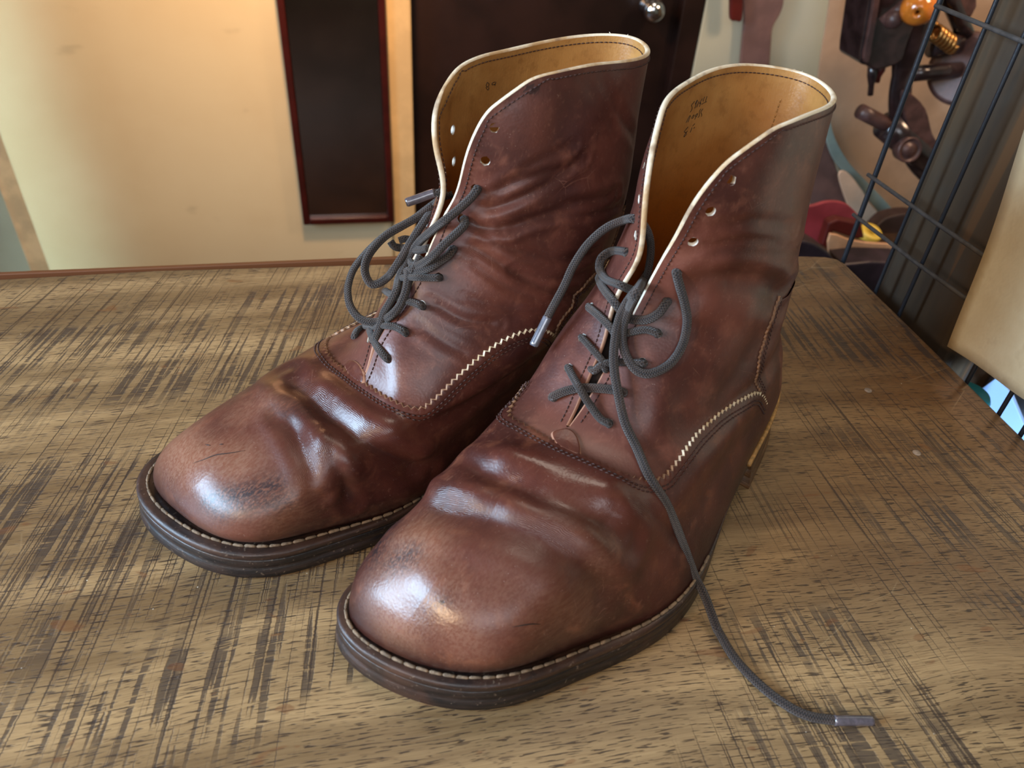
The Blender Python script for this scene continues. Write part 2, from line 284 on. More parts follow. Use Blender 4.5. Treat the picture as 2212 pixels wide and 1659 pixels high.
def grid_faces(nv, nu): 
    i, j = np.meshgrid(np.arange(nv-1), np.arange(nu-1), indexing='ij'); a = i*nu+j
    return np.stack([a, a+1, a+nu+1, a+nu], -1).reshape(-1, 4)
def in_poly(x, y, poly):
    poly = np.asarray(poly); ins = np.zeros(np.shape(x), bool); n = len(poly)
    for i in range(n):
        x1, y1 = poly[i-1]; x2, y2 = poly[i]
        with np.errstate(divide='ignore', invalid='ignore'):
            c = ((y1 > y) != (y2 > y)) & (x < (x2-x1)*(y-y1)/(y2-y1)+x1)
        ins ^= c
    return ins
def dist_poly(X, P):
    """distance of many points X to polyline P, signed offset sign from the order and the parameter"""
    best = np.full(len(X), 1e9); 
    for a, b in zip(P[:-1], P[1:]):
        ab = b-a; t = np.clip(((X-a)@ab)/(ab@ab+1e-15), 0, 1); d = np.linalg.norm(X-(a+t[:, None]*ab), axis=1); best = np.minimum(best, d)
    return best
class Boot:
    def __init__(s, net, pose, root):
        s.root = root; s.o = np.array([pose[0], pose[1], 0.]); c, sn = math.cos(pose[2]), math.sin(pose[2])
        s.R = np.array([[c, sn, 0], [-sn, c, 0], [0, 0, 1.]])       # rows: local axes in world
        s.P = np.array([int(v) for v in net.split()], float).reshape(15, 15, 3)*1e-4
        s.v = np.linspace(0, 1, NVV); s.u = np.linspace(0, 1, NU)
        s.S = np.einsum('ar,rkc,bk->abc', bs(15, s.v), s.P, bs(15, s.u))
        s.nc = int(np.searchsorted(s.v, VT))
        # settle the lower rim onto a clean height profile and close the toe seam
        mid = (s.S[:s.nc, 0]+s.S[:s.nc, -1])/2; s.S[:s.nc, 0] = mid; s.S[:s.nc, -1] = mid
        s.F = grid_faces(NVV, NU); s.refresh()
    def refresh(s):
        s.N = grid_normals(s.S, s.nc); s.bvh = BVHTree.FromPolygons([Vector(p) for p in s.S.reshape(-1, 3)], s.F.tolist())
    def close_gap(s):
        bridge = [(i*NU, (i+1)*NU, (i+1)*NU+NU-1, i*NU+NU-1) for i in range(s.nc-2, int(NVV*.8))]
        s.bvh2 = BVHTree.FromPolygons([Vector(p) for p in s.S.reshape(-1, 3)], s.F.tolist()+bridge)
    def hit2(s, px, py, off):
        o = s.loc(CAM); d = s.R@ray(px, py); d /= np.linalg.norm(d); h = s.bvh2.ray_cast(Vector(o), Vector(d))
        if h[0] is None: return None
        n = np.array(h[1]); n = n if n@d < 0 else -n
        return np.array(h[0])+n*off
    def loc(s, w): return s.R@(np.asarray(w)-s.o)
    def hit(s, px, py, off=0.):
        """first point of the surface on the line of sight, lifted off it"""
        o = s.loc(CAM); d = s.R@ray(px, py); d /= np.linalg.norm(d)
        h = s.bvh.ray_cast(Vector(o), Vector(d))
        if h[0] is None: return None
        f = h[2]; i, j = divmod(f, NU-1); n = s.N[i, j]
        if n@d > 0: n = -n; 
        return np.array(h[0])+n*off
    def hit_near(s, px, py):
        p = s.hit(px, py)
        if p is not None: return p
        # sight line misses: closest surface point to it
        o = s.loc(CAM); d = s.R@ray(px, py); d /= np.linalg.norm(d); X = s.S.reshape(-1, 3)-o
        k = np.argmin(np.linalg.norm(X-np.outer(X@d, d), axis=1)); return s.S.reshape(-1, 3)[k]
    def snap(s, p, off=0.):
        h = s.bvh.find_nearest(Vector(p)); i, j = divmod(h[2], NU-1); return np.array(h[0])+s.N[i, j]*off, s.N[i, j]
    def uv_of(s, p):
        k = np.argmin(((s.S.reshape(-1, 3)-p)**2).sum(1)); i, j = divmod(k, NU); return s.u[j], s.v[i]
    def at(s, u, v):
        fi = v*(NVV-1); fj = u*(NU-1); i = min(int(fi), NVV-2); j = min(int(fj), NU-2); a, b = fi-i, fj-j; S = s.S
        return (S[i, j]*(1-a)*(1-b)+S[i+1, j]*a*(1-b)+S[i, j+1]*(1-a)*b+S[i+1, j+1]*a*b)
    def curve(s, px, step=.0015):
        P = [s.hit_near(*p) for p in px]; C = spline(P, step); return np.array([s.snap(p)[0] for p in C])
    def mirror(s, C): return np.array([s.at(1-u, v) for u, v in (s.uv_of(p) for p in C)])
def make_boot(net, pose, spec, name, label):
    root = empty(name, (pose[0], pose[1], 0), pose[2]); tag(root, label, 'boot', 'worn brown lace-up boots on the table')
    B = Boot(net, pose, root); rnd = np.random.default_rng(spec['seed'])
    base = B.S.copy(); X = base.reshape(-1, 3); nrm = B.N.reshape(-1, 3).copy()
    disp = np.zeros(len(X)); crease = np.zeros(len(X)); wl = np.full(len(X), .05); wm = np.zeros(len(X))
    for depth, w, px in spec['creases']:
        C = B.curve(px, .003); d = dist_poly(X, C)
        # ends fade out
        L = np.linalg.norm(X-C[0], axis=1); R_ = np.linalg.norm(X-C[-1], axis=1); fade = np.clip(np.minimum(L, R_)/(w*2.2), .15, 1)
        disp -= depth*np.exp(-(d/w)**2)*fade; disp += depth*.35*np.exp(-((d-2.1*w)/(w*.9))**2)*fade
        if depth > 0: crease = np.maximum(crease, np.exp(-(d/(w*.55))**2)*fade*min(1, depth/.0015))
        if spec.get('wr', True) and depth > .0004:
            wl = np.where(d < wl, d, wl); wm = np.maximum(wm, np.exp(-(d/(w*1.9))**2)*fade)
    for amp, w, px in spec['bulges']:
        C = B.curve(px, .003) if len(px) > 1 else np.array([B.hit_near(*px[0])]*2); disp += amp*np.exp(-(dist_poly(X, C)/w)**2)
    edge = np.minimum(B.v[:, None], 1.)*np.ones((1, NU)); keep = np.clip(edge/.03, 0, 1).ravel()
    B.S = (X+nrm*(disp*keep)[:, None]).reshape(base.shape); mid = (B.S[:B.nc, 0]+B.S[:B.nc, -1])/2; B.S[:B.nc, 0] = mid; B.S[:B.nc, -1] = mid
    rows0 = list(range(B.nc, NVV)); pth = [(i, 0) for i in rows0]+[(NVV-1, j) for j in range(1, NU-1)]+[(i, NU-1) for i in rows0[::-1]]
    Pp = np.array([B.S[i, j] for i, j in pth]); Q = Pp.copy(); L = np.concatenate([[0], np.cumsum(np.linalg.norm(np.diff(Pp, axis=0), axis=1))])
    for kc in (len(rows0)-1, len(pth)-len(rows0)):
        w_ = np.clip(1-((L-L[kc])/.011)**2, .05, 1)[:, None]
        for _ in range(160): Q[1:-1] += (.5*(Q[:-2]+Q[2:])-Q[1:-1])*w_[1:-1]
    D_ = Q-Pp; act = np.where(np.linalg.norm(D_, axis=1) > 1e-5)[0]; Xs = B.S.reshape(-1, 3)
    best = np.full(len(Xs), 1e9); arg = np.zeros(len(Xs), int)
    for a in act:
        d = ((Xs-Pp[a])**2).sum(1); m_ = d < best; best[m_] = d[m_]; arg[m_] = a
    B.S = (Xs+D_[arg]*np.exp(-best/.009**2)[:, None]).reshape(B.S.shape)
    B.refresh(); S, N = B.S, B.N; Xd = S.reshape(-1, 3)
    def field(items):
        f = np.zeros(len(X))
        for amp, w, px in items:
            C = B.curve(px, .003) if len(px) > 1 else np.array([B.hit_near(*px[0])]*2); f = np.maximum(f, amp*np.exp(-(dist_poly(Xd, C)/w)**2))
        return f
    scuff, dark, gloss = field(spec['scuff']), field(spec['dark']), field(spec['gloss'])
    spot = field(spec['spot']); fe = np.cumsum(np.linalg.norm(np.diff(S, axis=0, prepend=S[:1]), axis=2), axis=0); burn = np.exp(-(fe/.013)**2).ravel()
    # ---- seams in (u, v)
    seam = B.curve(spec['seam_near'], .0015); seam_f = B.curve(spec['seam_far'], .0015) if spec.get('seam_far') else None
    uvn = np.array([B.uv_of(p) for p in seam[::3]])
    def polys(uvs): return [(1.02, -.02), (1.02, uvs[0][1])]+[tuple(q) for q in uvs]+[(uvs[-1][0], -.02)]
    UU, VV = np.meshgrid((B.u[:-1]+B.u[1:])/2, (B.v[:-1]+B.v[1:])/2); 
    pn = polys(uvn); vamp = in_poly(UU, VV, pn)
    seam_m = B.mirror(seam)
    if seam_f is not None:
        uf = np.array([B.uv_of(p) for p in seam_f[::3]]); um = np.array([B.uv_of(p) for p in seam_m[::3]])
        k = um[:, 0] > uf[-1][0]+.01; chain = np.vstack([uf, um[k]]); sf3 = np.vstack([seam_f, seam_m[::1][np.array([B.uv_of(p)[0] for p in seam_m]) > uf[-1][0]+.015]])
    else: chain = np.array([B.uv_of(p) for p in seam_m[::3]]); sf3 = seam_m
    pf = [(-.02, -.02), (-.02, chain[0][1])]+[tuple(q) for q in chain]+[(chain[-1][0], -.02)]
    vamp |= in_poly(UU, VV, pf)
    cn = B.curve(spec['counter'], .0015); ucn = np.array([B.uv_of(p) for p in cn[::3]]); vtop = ucn[-1][1]
    pc = [tuple(q) for q in ucn]+[(.5, vtop+.01)]+[(1-q[0], q[1]) for q in ucn[::-1]]+[(1-ucn[0][0], -.05), (ucn[0][0], -.05)]
    counter = in_poly(UU, VV, pc) & ~vamp
    er_ = vamp.copy()
    for _ in range(4): er_[1:-1, 1:-1] &= er_[:-2, 1:-1] & er_[2:, 1:-1] & er_[1:-1, :-2] & er_[1:-1, 2:]
    quarter = ~er_
    # ---- eyelets
    eyes = []
    for px in spec['eyes_near']: p = B.hit_near(*px); eyes.append(p)
    nn = len(eyes)
    for k, p in enumerate(list(eyes)):
        f = spec['eyes_far'].get(k)
        if f: eyes.append(B.hit_near(*f))
        else: u, v = B.uv_of(p); eyes.append(B.at(1-u, v))
    er = .0024
    def punched(V, F, mask):
        V = V.copy(); kill = np.zeros(len(V), bool)
        for e in eyes:
            d = V-e; n = B.snap(e)[1]; h = d@n; t = d-np.outer(h, n); r = np.linalg.norm(t, axis=1); near = (np.abs(h) < .006)
            k = near & (r > er-.0007) & (r < er+.00055); V[k] = V[k]-t[k]+t[k]/r[k][:, None]*er; kill |= near & (r < er+.00055)
        keepf = mask & ~kill[F].all(axis=1); Fk = F[keepf]; use = np.zeros(len(V), bool); use[Fk.ravel()] = True
        for e in eyes:
            d = V-e; n = B.snap(e)[1]; h = d@n; t = d-np.outer(h, n); r = np.linalg.norm(t, axis=1); k = use & (np.abs(h) < .006) & (r < er)
            V[k] = V[k]-t[k]+t[k]/(r[k][:, None]+1e-9)*er
        return V, Fk
    def sheet(name, mask, off, mat, rim=0):
        V = (S+N*off).reshape(-1, 3); V[:0] = 0; V, Fk = punched(V, B.F, mask.ravel())
        used = np.unique(Fk); rm = np.full(len(V), -1); rm[used] = np.arange(len(used))
        o = mesh_obj(name, V[used], rm[Fk][:, ::-1], mat, root)
        for a, f in (('crease', crease), ('scuff', scuff), ('dark', dark), ('gloss', gloss), ('wline', wl), ('wmask', wm), ('spot', spot), ('burn', burn)): attr(o, a, f[used])
        return o
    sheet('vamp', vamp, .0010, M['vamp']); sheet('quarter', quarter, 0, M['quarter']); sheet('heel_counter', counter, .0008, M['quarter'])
    # ---- lining
    TH = .0027; r0 = int(B.nc*.94); In = S-N*TH
    mask = np.zeros((NVV-1, NU-1), bool); mask[r0:] = True
    V, Fk = punched(In.reshape(-1, 3), B.F, mask.ravel()); used = np.unique(Fk); rm = np.full(len(V), -1); rm[used] = np.arange(len(used))
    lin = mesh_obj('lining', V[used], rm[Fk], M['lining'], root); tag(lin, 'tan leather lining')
    # insole floor below the lining
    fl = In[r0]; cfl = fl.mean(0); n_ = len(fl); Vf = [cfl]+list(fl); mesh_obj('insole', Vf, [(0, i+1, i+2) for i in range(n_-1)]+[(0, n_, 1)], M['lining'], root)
    # ---- topline raw edge: along far facing, collar, near facing
    rows = list(range(B.nc, NVV)); path = [(i, 0) for i in rows]+[(NVV-1, j) for j in range(1, NU-1)]+[(i, NU-1) for i in rows[::-1]]
    O = np.array([S[i, j] for i, j in path]); I = np.array([In[i, j] for i, j in path]); NN = np.array([N[i, j] for i, j in path])
    for _ in range(30): NN[1:-1] = (NN[:-2]+2*NN[1:-1]+NN[2:])/4
    NN /= np.linalg.norm(NN, axis=1, keepdims=True); I = O-NN*TH
    T = np.gradient(O, axis=0); T /= np.linalg.norm(T, axis=1, keepdims=True)+1e-12
    side = np.cross(T, NN); side /= np.linalg.norm(side, axis=1, keepdims=True)+1e-12
    cen = S.reshape(-1, 3)[::97].mean(0)
    # outward in the sheet: away from the sheet's inside
    inner = np.array([S[i, min(max(j, 4), NU-5)] if j in (0, NU-1) else S[i-4, j] for i, j in path]); sg = np.sign(((O-inner)*side).sum(1)); side *= sg[:, None]
    for _ in range(14): side[1:-1] = (side[:-2]+side[1:-1]*2+side[2:])/4
    side /= np.linalg.norm(side, axis=1, keepdims=True)
    # the rounded corners: offset outer line on corners is smoothed
    K = 8; rows_ = []
    for k in range(K+1):
        a = math.pi*k/K; c_ = (O+I)/2; rr = TH/2
        rows_.append(c_+(O-c_)*math.cos(a)+side*rr*.75*math.sin(a))
    E = np.stack(rows_, 1); m_ = len(path); Vv = E.reshape(-1, 3)
    Fe = [(i*(K+1)+k, i*(K+1)+k+1, (i+1)*(K+1)+k+1, (i+1)*(K+1)+k) for i in range(m_-1) for k in range(K)]
    eo = mesh_obj('topline_edge', Vv, Fe, M['raw'], root); tag(eo, 'pale raw leather edge')
    # ---- stitches
    def stitches(C, off, length, pitch, rad, mat, name, h=.0004, seg=6):
        """C: centre line, off: shift across the surface"""
        parts = []; T = np.gradient(C, axis=0); T /= np.linalg.norm(T, axis=1, keepdims=True)+1e-12
        L = np.concatenate([[0], np.cumsum(np.linalg.norm(np.diff(C, axis=0), axis=1))]); s_ = 0.
        while s_ < L[-1]-length:
            q = [np.array([np.interp(s_+t*length, L, C[:, k]) for k in range(3)]) for t in (0, .5, 1)]
            pts = []
            for t, p in zip((0, .5, 1), q):
                pp, n = B.snap(p); pts.append(pp+n*(h+rad*.6*math.sin(math.pi*t)-(rad*.5 if t != .5 else 0)))
            parts.append(tube_data(pts, [rad*.55, rad, rad*.55], seg)); s_ += pitch*rnd.uniform(.95, 1.05)
        V, Fc, _ = join(parts); return mesh_obj(name, V, Fc, mat, root)
    def shifted(C, d, lift=0.):
        T = np.gradient(C, axis=0); T /= np.linalg.norm(T, axis=1, keepdims=True)+1e-12; out = []
        for p, t in zip(C, T):
            q, n = B.snap(p); b = np.cross(n, t); out.append(B.snap(q+b*d)[0]+n*lift)
        return np.array(out)
    # which side of the seam is the vamp (down): choose sign by z
    def updir(C): 
        k = len(C)//3; return 1. if (shifted(C[k:k+3], .003)[1][2] > C[k+1][2]) else -1.
    full = np.vstack([sf3[::-1], seam]); full = spline(full[::6], .00075); full = np.array([B.snap(p)[0] for p in full]); sg = updir(seam if True else full)
    sgf = 1. if (shifted(full[len(full)*3//4:len(full)*3//4+3], .003)[1][2] > full[len(full)*3//4+1][2]) else -1.
    def pinked(C, sgn, h, amp, name, back=.0022, pitch=.0036, rawm='pink_raw'):
        C = spline(C, pitch/4); T = np.gradient(C, axis=0); T /= np.linalg.norm(T, axis=1, keepdims=True)+1e-12
        V = []; F = []; fm = []
        for i, (p, t) in enumerate(zip(C, T)):
            q, n = B.snap(p); b = np.cross(n, t)*sgn; ph = i % 4; z = (0, .5, 1, .5)[ph]*amp*rnd.uniform(.85, 1.1)
            for d, hh in ((-back, h+.00005), (z-.0002, h+.0002), (z+.0001, h+.00005), (z+.0004, .0001)):
                r, n2 = B.snap(q+b*d); V.append(r+n2*hh)
        for i in range(len(C)-1):
            for k in range(3):
                a = i*4+k; f = (a, a+1, a+5, a+4); F.append(f if sgn > 0 else f[::-1]); fm.append(0 if k == 0 else 1)
        o = mesh_obj(name, V, F, [M['vamp'], M[rawm]], root, fmat=fm); tag(o, 'zigzag pinked leather edge')
        for a in ('crease', 'scuff', 'dark', 'gloss', 'wline', 'wmask', 'spot'): attr(o, a, np.zeros(len(V)) if a != 'wline' else np.full(len(V), .05))
    pinked(full, sgf, .0011, .0018, 'pinked_edge')
    parts_ = [shifted(full, -sgf*.0030), shifted(full, -sgf*.0050)]
    for C in parts_: stitches(C, 0, .0020, .0027, .00042, M['thread'], 'seam_stitching', h=.0012)
    # counter seam pinking (both sides)
    cs = 1. if (shifted(cn[3:6], .002)[1][0] > cn[4][0]) else -1.       # towards the toe
    pinked(cn, cs, .0009, .0011, 'counter_edge', pitch=.0028, rawm='pink_brown'); cm = B.mirror(cn); cm = np.array([B.snap(p)[0] for p in spline(cm[::6], .0015)])
    cs2 = 1. if (shifted(cm[3:6], .002)[1][0] > cm[4][0]) else -1.; pinked(cm, cs2, .0009, .0011, 'counter_edge', pitch=.0028, rawm='pink_brown')
    for d in (.0028, .0046): stitches(shifted(cn, -cs*d), 0, .0018, .0025, .00036, M['thread'], 'counter_stitching', h=.0009)
    # topline stitching, outside and inside
    
    def walk(seq, d):
        L = np.concatenate([[0], np.cumsum(np.linalg.norm(np.diff(seq, axis=0), axis=1))]); return np.array([np.interp(d, L, seq[:, k]) for k in range(3)])
    ti_ = .0032; pl = [walk(S[i, :40], ti_) for i in rows[:-6:3]]+[walk(S[::-1][:40, j], ti_) for j in range(8, NU-8, 3)]+[walk(S[i, ::-1][:40], ti_) for i in rows[:-6][::-1][::3]]
    tl = spline(np.array(pl), .0012); stitches(tl, 0, .0019, .0024, .00038, M['thread'], 'topline_stitching', h=.0002)
    pl2 = np.array([p-B.snap(p)[1]*(TH+.0004) for p in tl]); 
    parts = []; L = np.concatenate([[0], np.cumsum(np.linalg.norm(np.diff(pl2, axis=0), axis=1))]); s_ = 0
    while s_ < L[-1]-.002:
        q = np.array([[np.interp(s_+t, L, pl2[:, k]) for k in range(3)] for t in (0, .001, .0019)]); parts.append(tube_data(q, [.0002, .00034, .0002], 5)); s_ += .0025
    V, Fc, _ = join(parts); mesh_obj('inner_stitching', V, Fc, M['thread'], root)
    # inner back seam
    ub = spec['inner_seam_u']; q = np.array([B.at(ub, v)-B.snap(B.at(ub, v))[1]*(TH+.0003) for v in np.linspace(.6, .985, 60)]); q = spline(q, .0012); parts = []; s_ = 0
    L = np.concatenate([[0], np.cumsum(np.linalg.norm(np.diff(q, axis=0), axis=1))])
    while s_ < L[-1]-.002:
        w_ = np.array([[np.interp(s_+t, L, q[:, k]) for k in range(3)] for t in (0, .001, .0019)]); parts.append(tube_data(w_, [.00025, .0004, .00025], 5)); s_ += .0026
    V, Fc, _ = join(parts); mesh_obj('back_seam_stitching', V, Fc, M['tan_thread'], root)
    # ---- eyelets: punched hole walls of raw leather
    for e in eyes:
        q, n = B.snap(e); prof = [(er+.0003, -.0003), (er+.00002, -.00015), (er-.0001, -.0006), (er-.0002, -TH+.0002), (er+.0003, -TH-.0001)]
        V, Fc = lathe(prof, 20); o = mesh_obj('eyelet', place(V, q, n), Fc, M['raw_white'], root)
    # ---- tongue
    ti = [i for i in range(B.nc-6, int(NVV*spec['tongue_top']), 2)]; V = []; nt = 13
    for i in ti:
        a = S[i, 14]-N[i, 14]*.0062; b = S[i, -15]-N[i, -15]*.0062
        up_ = (N[i, 14]+N[i, -15]); up_ /= np.linalg.norm(up_); w_ = np.linalg.norm(b-a)
        for t in np.linspace(0, 1, nt): V.append(a*(1-t)+b*t+up_*.18*w_*math.sin(math.pi*t)*(.55))
    Ft = [(r*nt+c, r*nt+c+1, (r+1)*nt+c+1, (r+1)*nt+c) for r in range(len(ti)-1) for c in range(nt-1)]
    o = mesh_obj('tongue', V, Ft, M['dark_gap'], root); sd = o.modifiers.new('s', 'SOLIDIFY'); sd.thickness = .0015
    # ---- half moon tab at the bottom of the throat
    P = [B.hit_near(*p) for p in spec['tab']]; P = smooth_poly(P, True, 5); cc = P.mean(0); V = []; rings = (1., .90, .8, .5, .0)
    for k, r in enumerate(rings):
        for p in P: q, n = B.snap(cc+(p-cc)*r); V.append(q+n*((.0001 if k == 0 else .0013 if k == 1 else .0014)))
    n_ = len(P); Ft = [(k*n_+j, k*n_+(j+1) % n_, (k+1)*n_+(j+1) % n_, (k+1)*n_+j) for k in range(len(rings)-1) for j in range(n_)]
    o = mesh_obj('throat_tab', V, Ft, [M['vamp'], M['raw']], root, fmat=[1 if k == 0 else 0 for k in range(len(rings)-1) for j in range(n_)])
    for a in ('crease', 'scuff', 'dark', 'gloss', 'wmask', 'spot'): attr(o, a, np.zeros(len(V)))
    attr(o, 'wline', np.full(len(V), .05)); tag(o, 'half-moon leather tab')
    # ---- sole unit
    f2 = S[0, :, :2].copy(); f2 = f2[:-1]; n_ = len(f2)
    for _ in range(40): f2 = (np.roll(f2, 1, 0)+2*f2+np.roll(f2, -1, 0))/4
    t2 = np.roll(f2, -1, 0)-np.roll(f2, 1, 0); t2 /= np.linalg.norm(t2, axis=1, keepdims=True); o2 = np.stack([t2[:, 1], -t2[:, 0]], 1)
    if ((f2-f2.mean(0))*o2).sum() < 0: o2 = -o2
    xs = f2[:, 0]; ztop = np.interp(xs, [0, .07, .15, .2, .25, .30], [.030, .028, .0185, .0155, .016, .020])
    off = np.interp(xs, [0, .05, .11, .165, .22, .31], [.002, .002, .0004, .0036, .0074, .0076]); off = off*(1+spec.get('toe', 0)*np.clip((xs-.22)/.05, 0, 1))
    for _ in range(30): off = (np.roll(off, 1)+2*off+np.roll(off, -1))/4
    zbot = np.interp(xs, [0, .078, .10, .14, .16, .25, .28, .31], [.0215, .0205, .0125, .004, .0004, .0004, .0012, .0035])
    def ring(d, z): return np.column_stack([f2+o2*np.broadcast_to(d, (n_,))[:, None], z])
    def loft(rings, mat, nm, cap=True):
        V = np.vstack(rings); k = len(rings); Fc = [(r*n_+j, (r+1)*n_+j, (r+1)*n_+(j+1) % n_, r*n_+(j+1) % n_) for r in range(k-1) for j in range(n_)]
        if cap:
            c0 = len(V); V = np.vstack([V, [rings[0].mean(0)], [rings[-1].mean(0)]])
            Fc += [(c0, j, (j+1) % n_) for j in range(n_)]+[(c0+1, (k-1)*n_+(j+1) % n_, (k-1)*n_+j) for j in range(n_)]
        return mesh_obj(nm, V, Fc, mat, root)
    tw = .0042; zt = ztop; zw = ztop-tw
    loft([ring(-.006, zt-.0012), ring(off*.12, zt-.0011), ring(off*.2, zt-.0003), ring(off*.82, zt), ring(off-.0003, zt-.0005), ring(off, zt-.0014), ring(off+.0001, zw+.0010), ring(off-.0002, zw), ring(-.012, zw)], M['welt'], 'welt')
    sp = zw-zbot; rr = [ring(-.012, zw-.0002)]
    fw_ = np.clip((xs-.12)/.1, 0, 1)
    for t, dd in ((0, -.0002), (.05, .0001), (.38, .0004), (.43, .0001), (.48, .0007), (.92, .0017), (1., .0009)): rr.append(ring(off+dd*(fw_ if dd > 0 else 1), zw-.0002-(sp-.0002)*t))
    rr.append(ring(-.012, zbot)); loft(rr, M['sole'], 'outsole')
    # heel stack
    sel = np.where(xs < .074)[0]; br = np.where(np.diff(sel) > 1)[0]
    if len(br): sel = np.concatenate([sel[br[0]+1:], sel[:br[0]+1]])
    hl = f2[sel]; ho = o2[sel]; A_, Z_ = hl[0], hl[-1]; cut = [Z_+(A_-Z_)*t+np.array([-.004*math.sin(math.pi*t), 0]) for t in np.linspace(0, 1, 14)[1:-1]]
    hp = np.vstack([hl, cut]); hd = np.vstack([ho, np.zeros((len(cut), 2))]); hn = len(hp)
    zs = [.0212, .0206, .0150, .0146, .0142, .0088, .0084, .0080, .0022, .0018, .0004, .0]; sh = [.0018, .0020, .0030, .0024, .0031, .0040, .0034, .0041, .0050, .0053, .0054, .0046]
    V = np.vstack([np.column_stack([hp+hd*k, np.full(hn, z)]) for k, z in zip(sh, zs)]); k = len(zs)
    Fc = [(r*hn+j, (r+1)*hn+j, (r+1)*hn+(j+1) % hn, r*hn+(j+1) % hn) for r in range(k-1) for j in range(hn)]+[tuple(range(hn)), tuple((k-1)*hn+j for j in range(hn))[::-1]]
    mesh_obj('heel', V, Fc, M['heel'], root); bpy.context.view_layer.update()
    # heel seat rand in lighter leather
    sel2 = [j for j in range(n_) if xs[j] < .085]; rr = ring(off+.0004, zt+.0003)
    idx = np.array(sel2); br = np.where(np.diff(idx) > 1)[0]
    if len(br): idx = np.concatenate([idx[br[0]+1:], idx[:br[0]+1]])
    o = mesh_obj('heel_rand', *tube_data(rr[idx][::3], .0015, 8)[:2], M['tan_thread'], root)
    # welt stitching
    W = np.column_stack([f2+o2*(off*.52)[:, None], zt+.0001]); keep = xs > .148; idx = np.where(keep)[0]; br = np.where(np.diff(idx) > 1)[0]
    if len(br): idx = np.concatenate([idx[br[0]+1:], idx[:br[0]+1]])
    C = spline(W[idx][::4], .001); L = np.concatenate([[0], np.cumsum(np.linalg.norm(np.diff(C, axis=0), axis=1))]); s_ = 0.; parts = []
    while s_ < L[-1]-.0062:
        q = np.array([[np.interp(s_+t, L, C[:, k]) for k in range(3)] for t in (0, .0010, .0048, .0057)]); q[1:3, 2] += .0003
        q[:, 2] += rnd.uniform(-.0001, .0002); parts.append(tube_data(q, np.array([.0005, .0008, .00085, .0005])*rnd.uniform(.85, 1.1), 7)); s_ += .0058*rnd.uniform(.95, 1.05)
    V, Fc, _ = join(parts); o = mesh_obj('welt_stitching', V, Fc, M['welt_thread'], root); tag(o, 'pale stitching along the welt')
    # ---- laces
    def depth_of(p): return np.linalg.norm(p-B.loc(CAM))
    oc = B.loc(CAM); LP = []; B.close_gap()
    ends = []
    for path in spec['laces']:
        nodes = path['p']; D = []; dirs = []
        for nd in nodes:
            d = B.R@ray(nd[0], nd[1]); d /= np.linalg.norm(d); dirs.append(d); md = nd[2] if len(nd) > 2 else .0028
            if md == 'i': D.append(np.nan)
            elif md == 't':
                w = gp(nd[0], nd[1], .0026); D.append(depth_of(B.loc(w)))
            elif isinstance(md, str) and md[0] == 'd':            # distance relative to the previous known one
                D.append(float(md[1:])+[x for x in D if x == x][-1])
            else:
                h = B.hit2(nd[0], nd[1], md)
                if h is None: h = B.hit_near(nd[0], nd[1]); D.append(float((h-B.loc(CAM))@d)-md)
                else: D.append(float((h-B.loc(CAM))@d))
        D = np.array(D); k = np.arange(len(D)); ok = ~np.isnan(D); D = np.interp(k, k[ok], D[ok])
        if path.get('sm'):
            for _ in range(path['sm']):
                D[1:-1] = np.minimum((D[:-2]+2*D[1:-1]+D[2:])/4, D[1:-1]+.0004)
        P = np.array([oc+d*x for d, x in zip(dirs, D)])
        if path.get('in0'): q, n = B.snap(P[0]); P = np.vstack([q-n*.004, q-n*.0005, P])
        if path.get('in1'): q, n = B.snap(P[-1]); P = np.vstack([P, q-n*.0005, q-n*.004])
        C = spline(P, .0009); LP.append(tube_data(C, spec['lr'], 12, True, .8)); ends.append((path, C))
    V, Fc, UV = join(LP); lace = mesh_obj('shoelace', V, Fc, M['lace'], root, uv=UV)
    for path, C in ends:
        if path.get('aglet'):
            mt, ln = path['aglet']; C2 = C if path.get('ag_end', 0) == 0 else C[::-1]
            L = np.concatenate([[0], np.cumsum(np.linalg.norm(np.diff(C2, axis=0), axis=1))]); k = np.searchsorted(L, ln)
            V, Fc, _ = tube_data(C2[:k], [spec['lr']*1.0*(.85 if i < 1 else 1.06) for i in range(k)], 14); o = mesh_obj('aglet', V, Fc, M[mt], lace); tag(o, 'plastic-tipped lace end')
    fr = []
    for px in spec['fray']:
        q, n = B.snap(B.hit_near(*px)); top = np.array([0, 0, 1.])
        for _ in range(3):
            a = q+rnd.normal(0, .0012, 3)*np.array([1, 1, .4])-n*.0008; fr.append(tube_data(spline([a-top*.001, a+top*.0004+rnd.normal(0, .0004, 3), a+top*.0008+rnd.normal(0, .0008, 3)], .0004), .0002, 5))
    V, Fc, _ = join(fr); tag(mesh_obj('frayed_thread', V, Fc, M['raw_white'], root), 'white frayed thread ends at the back of the collar')
    for px in spec.get('cuts', []):
        C = B.curve(px, .001); C = np.array([B.snap(p, .0011)[0] for p in C]); n_c = len(C); V, Fc, _ = tube_data(C, .00028*np.sin(np.linspace(.15, math.pi-.15, n_c)), 6); tag(mesh_obj('leather_cut', V, Fc, M['dark_gap'], root), 'thin dark cut in the toe leather')
    # ---- writing inside the shaft: thin pen strokes on the lining
    if spec.get('ink'):
        parts = []
        for st in spec['ink']:
            P = []
            for p in st:
                d = B.R@ray(*p); d /= np.linalg.norm(d); h = INBVH(B, TH, oc, d)
                if h is not None: P.append(h)
            if len(P) > 1: parts.append(tube_data(spline(P, .0004), .00016, 5))
        if parts: V, Fc, _ = join(parts); tag(mesh_obj('handwriting', V, Fc, M['ink'], root), 'handwritten numbers in black ink')
    return B
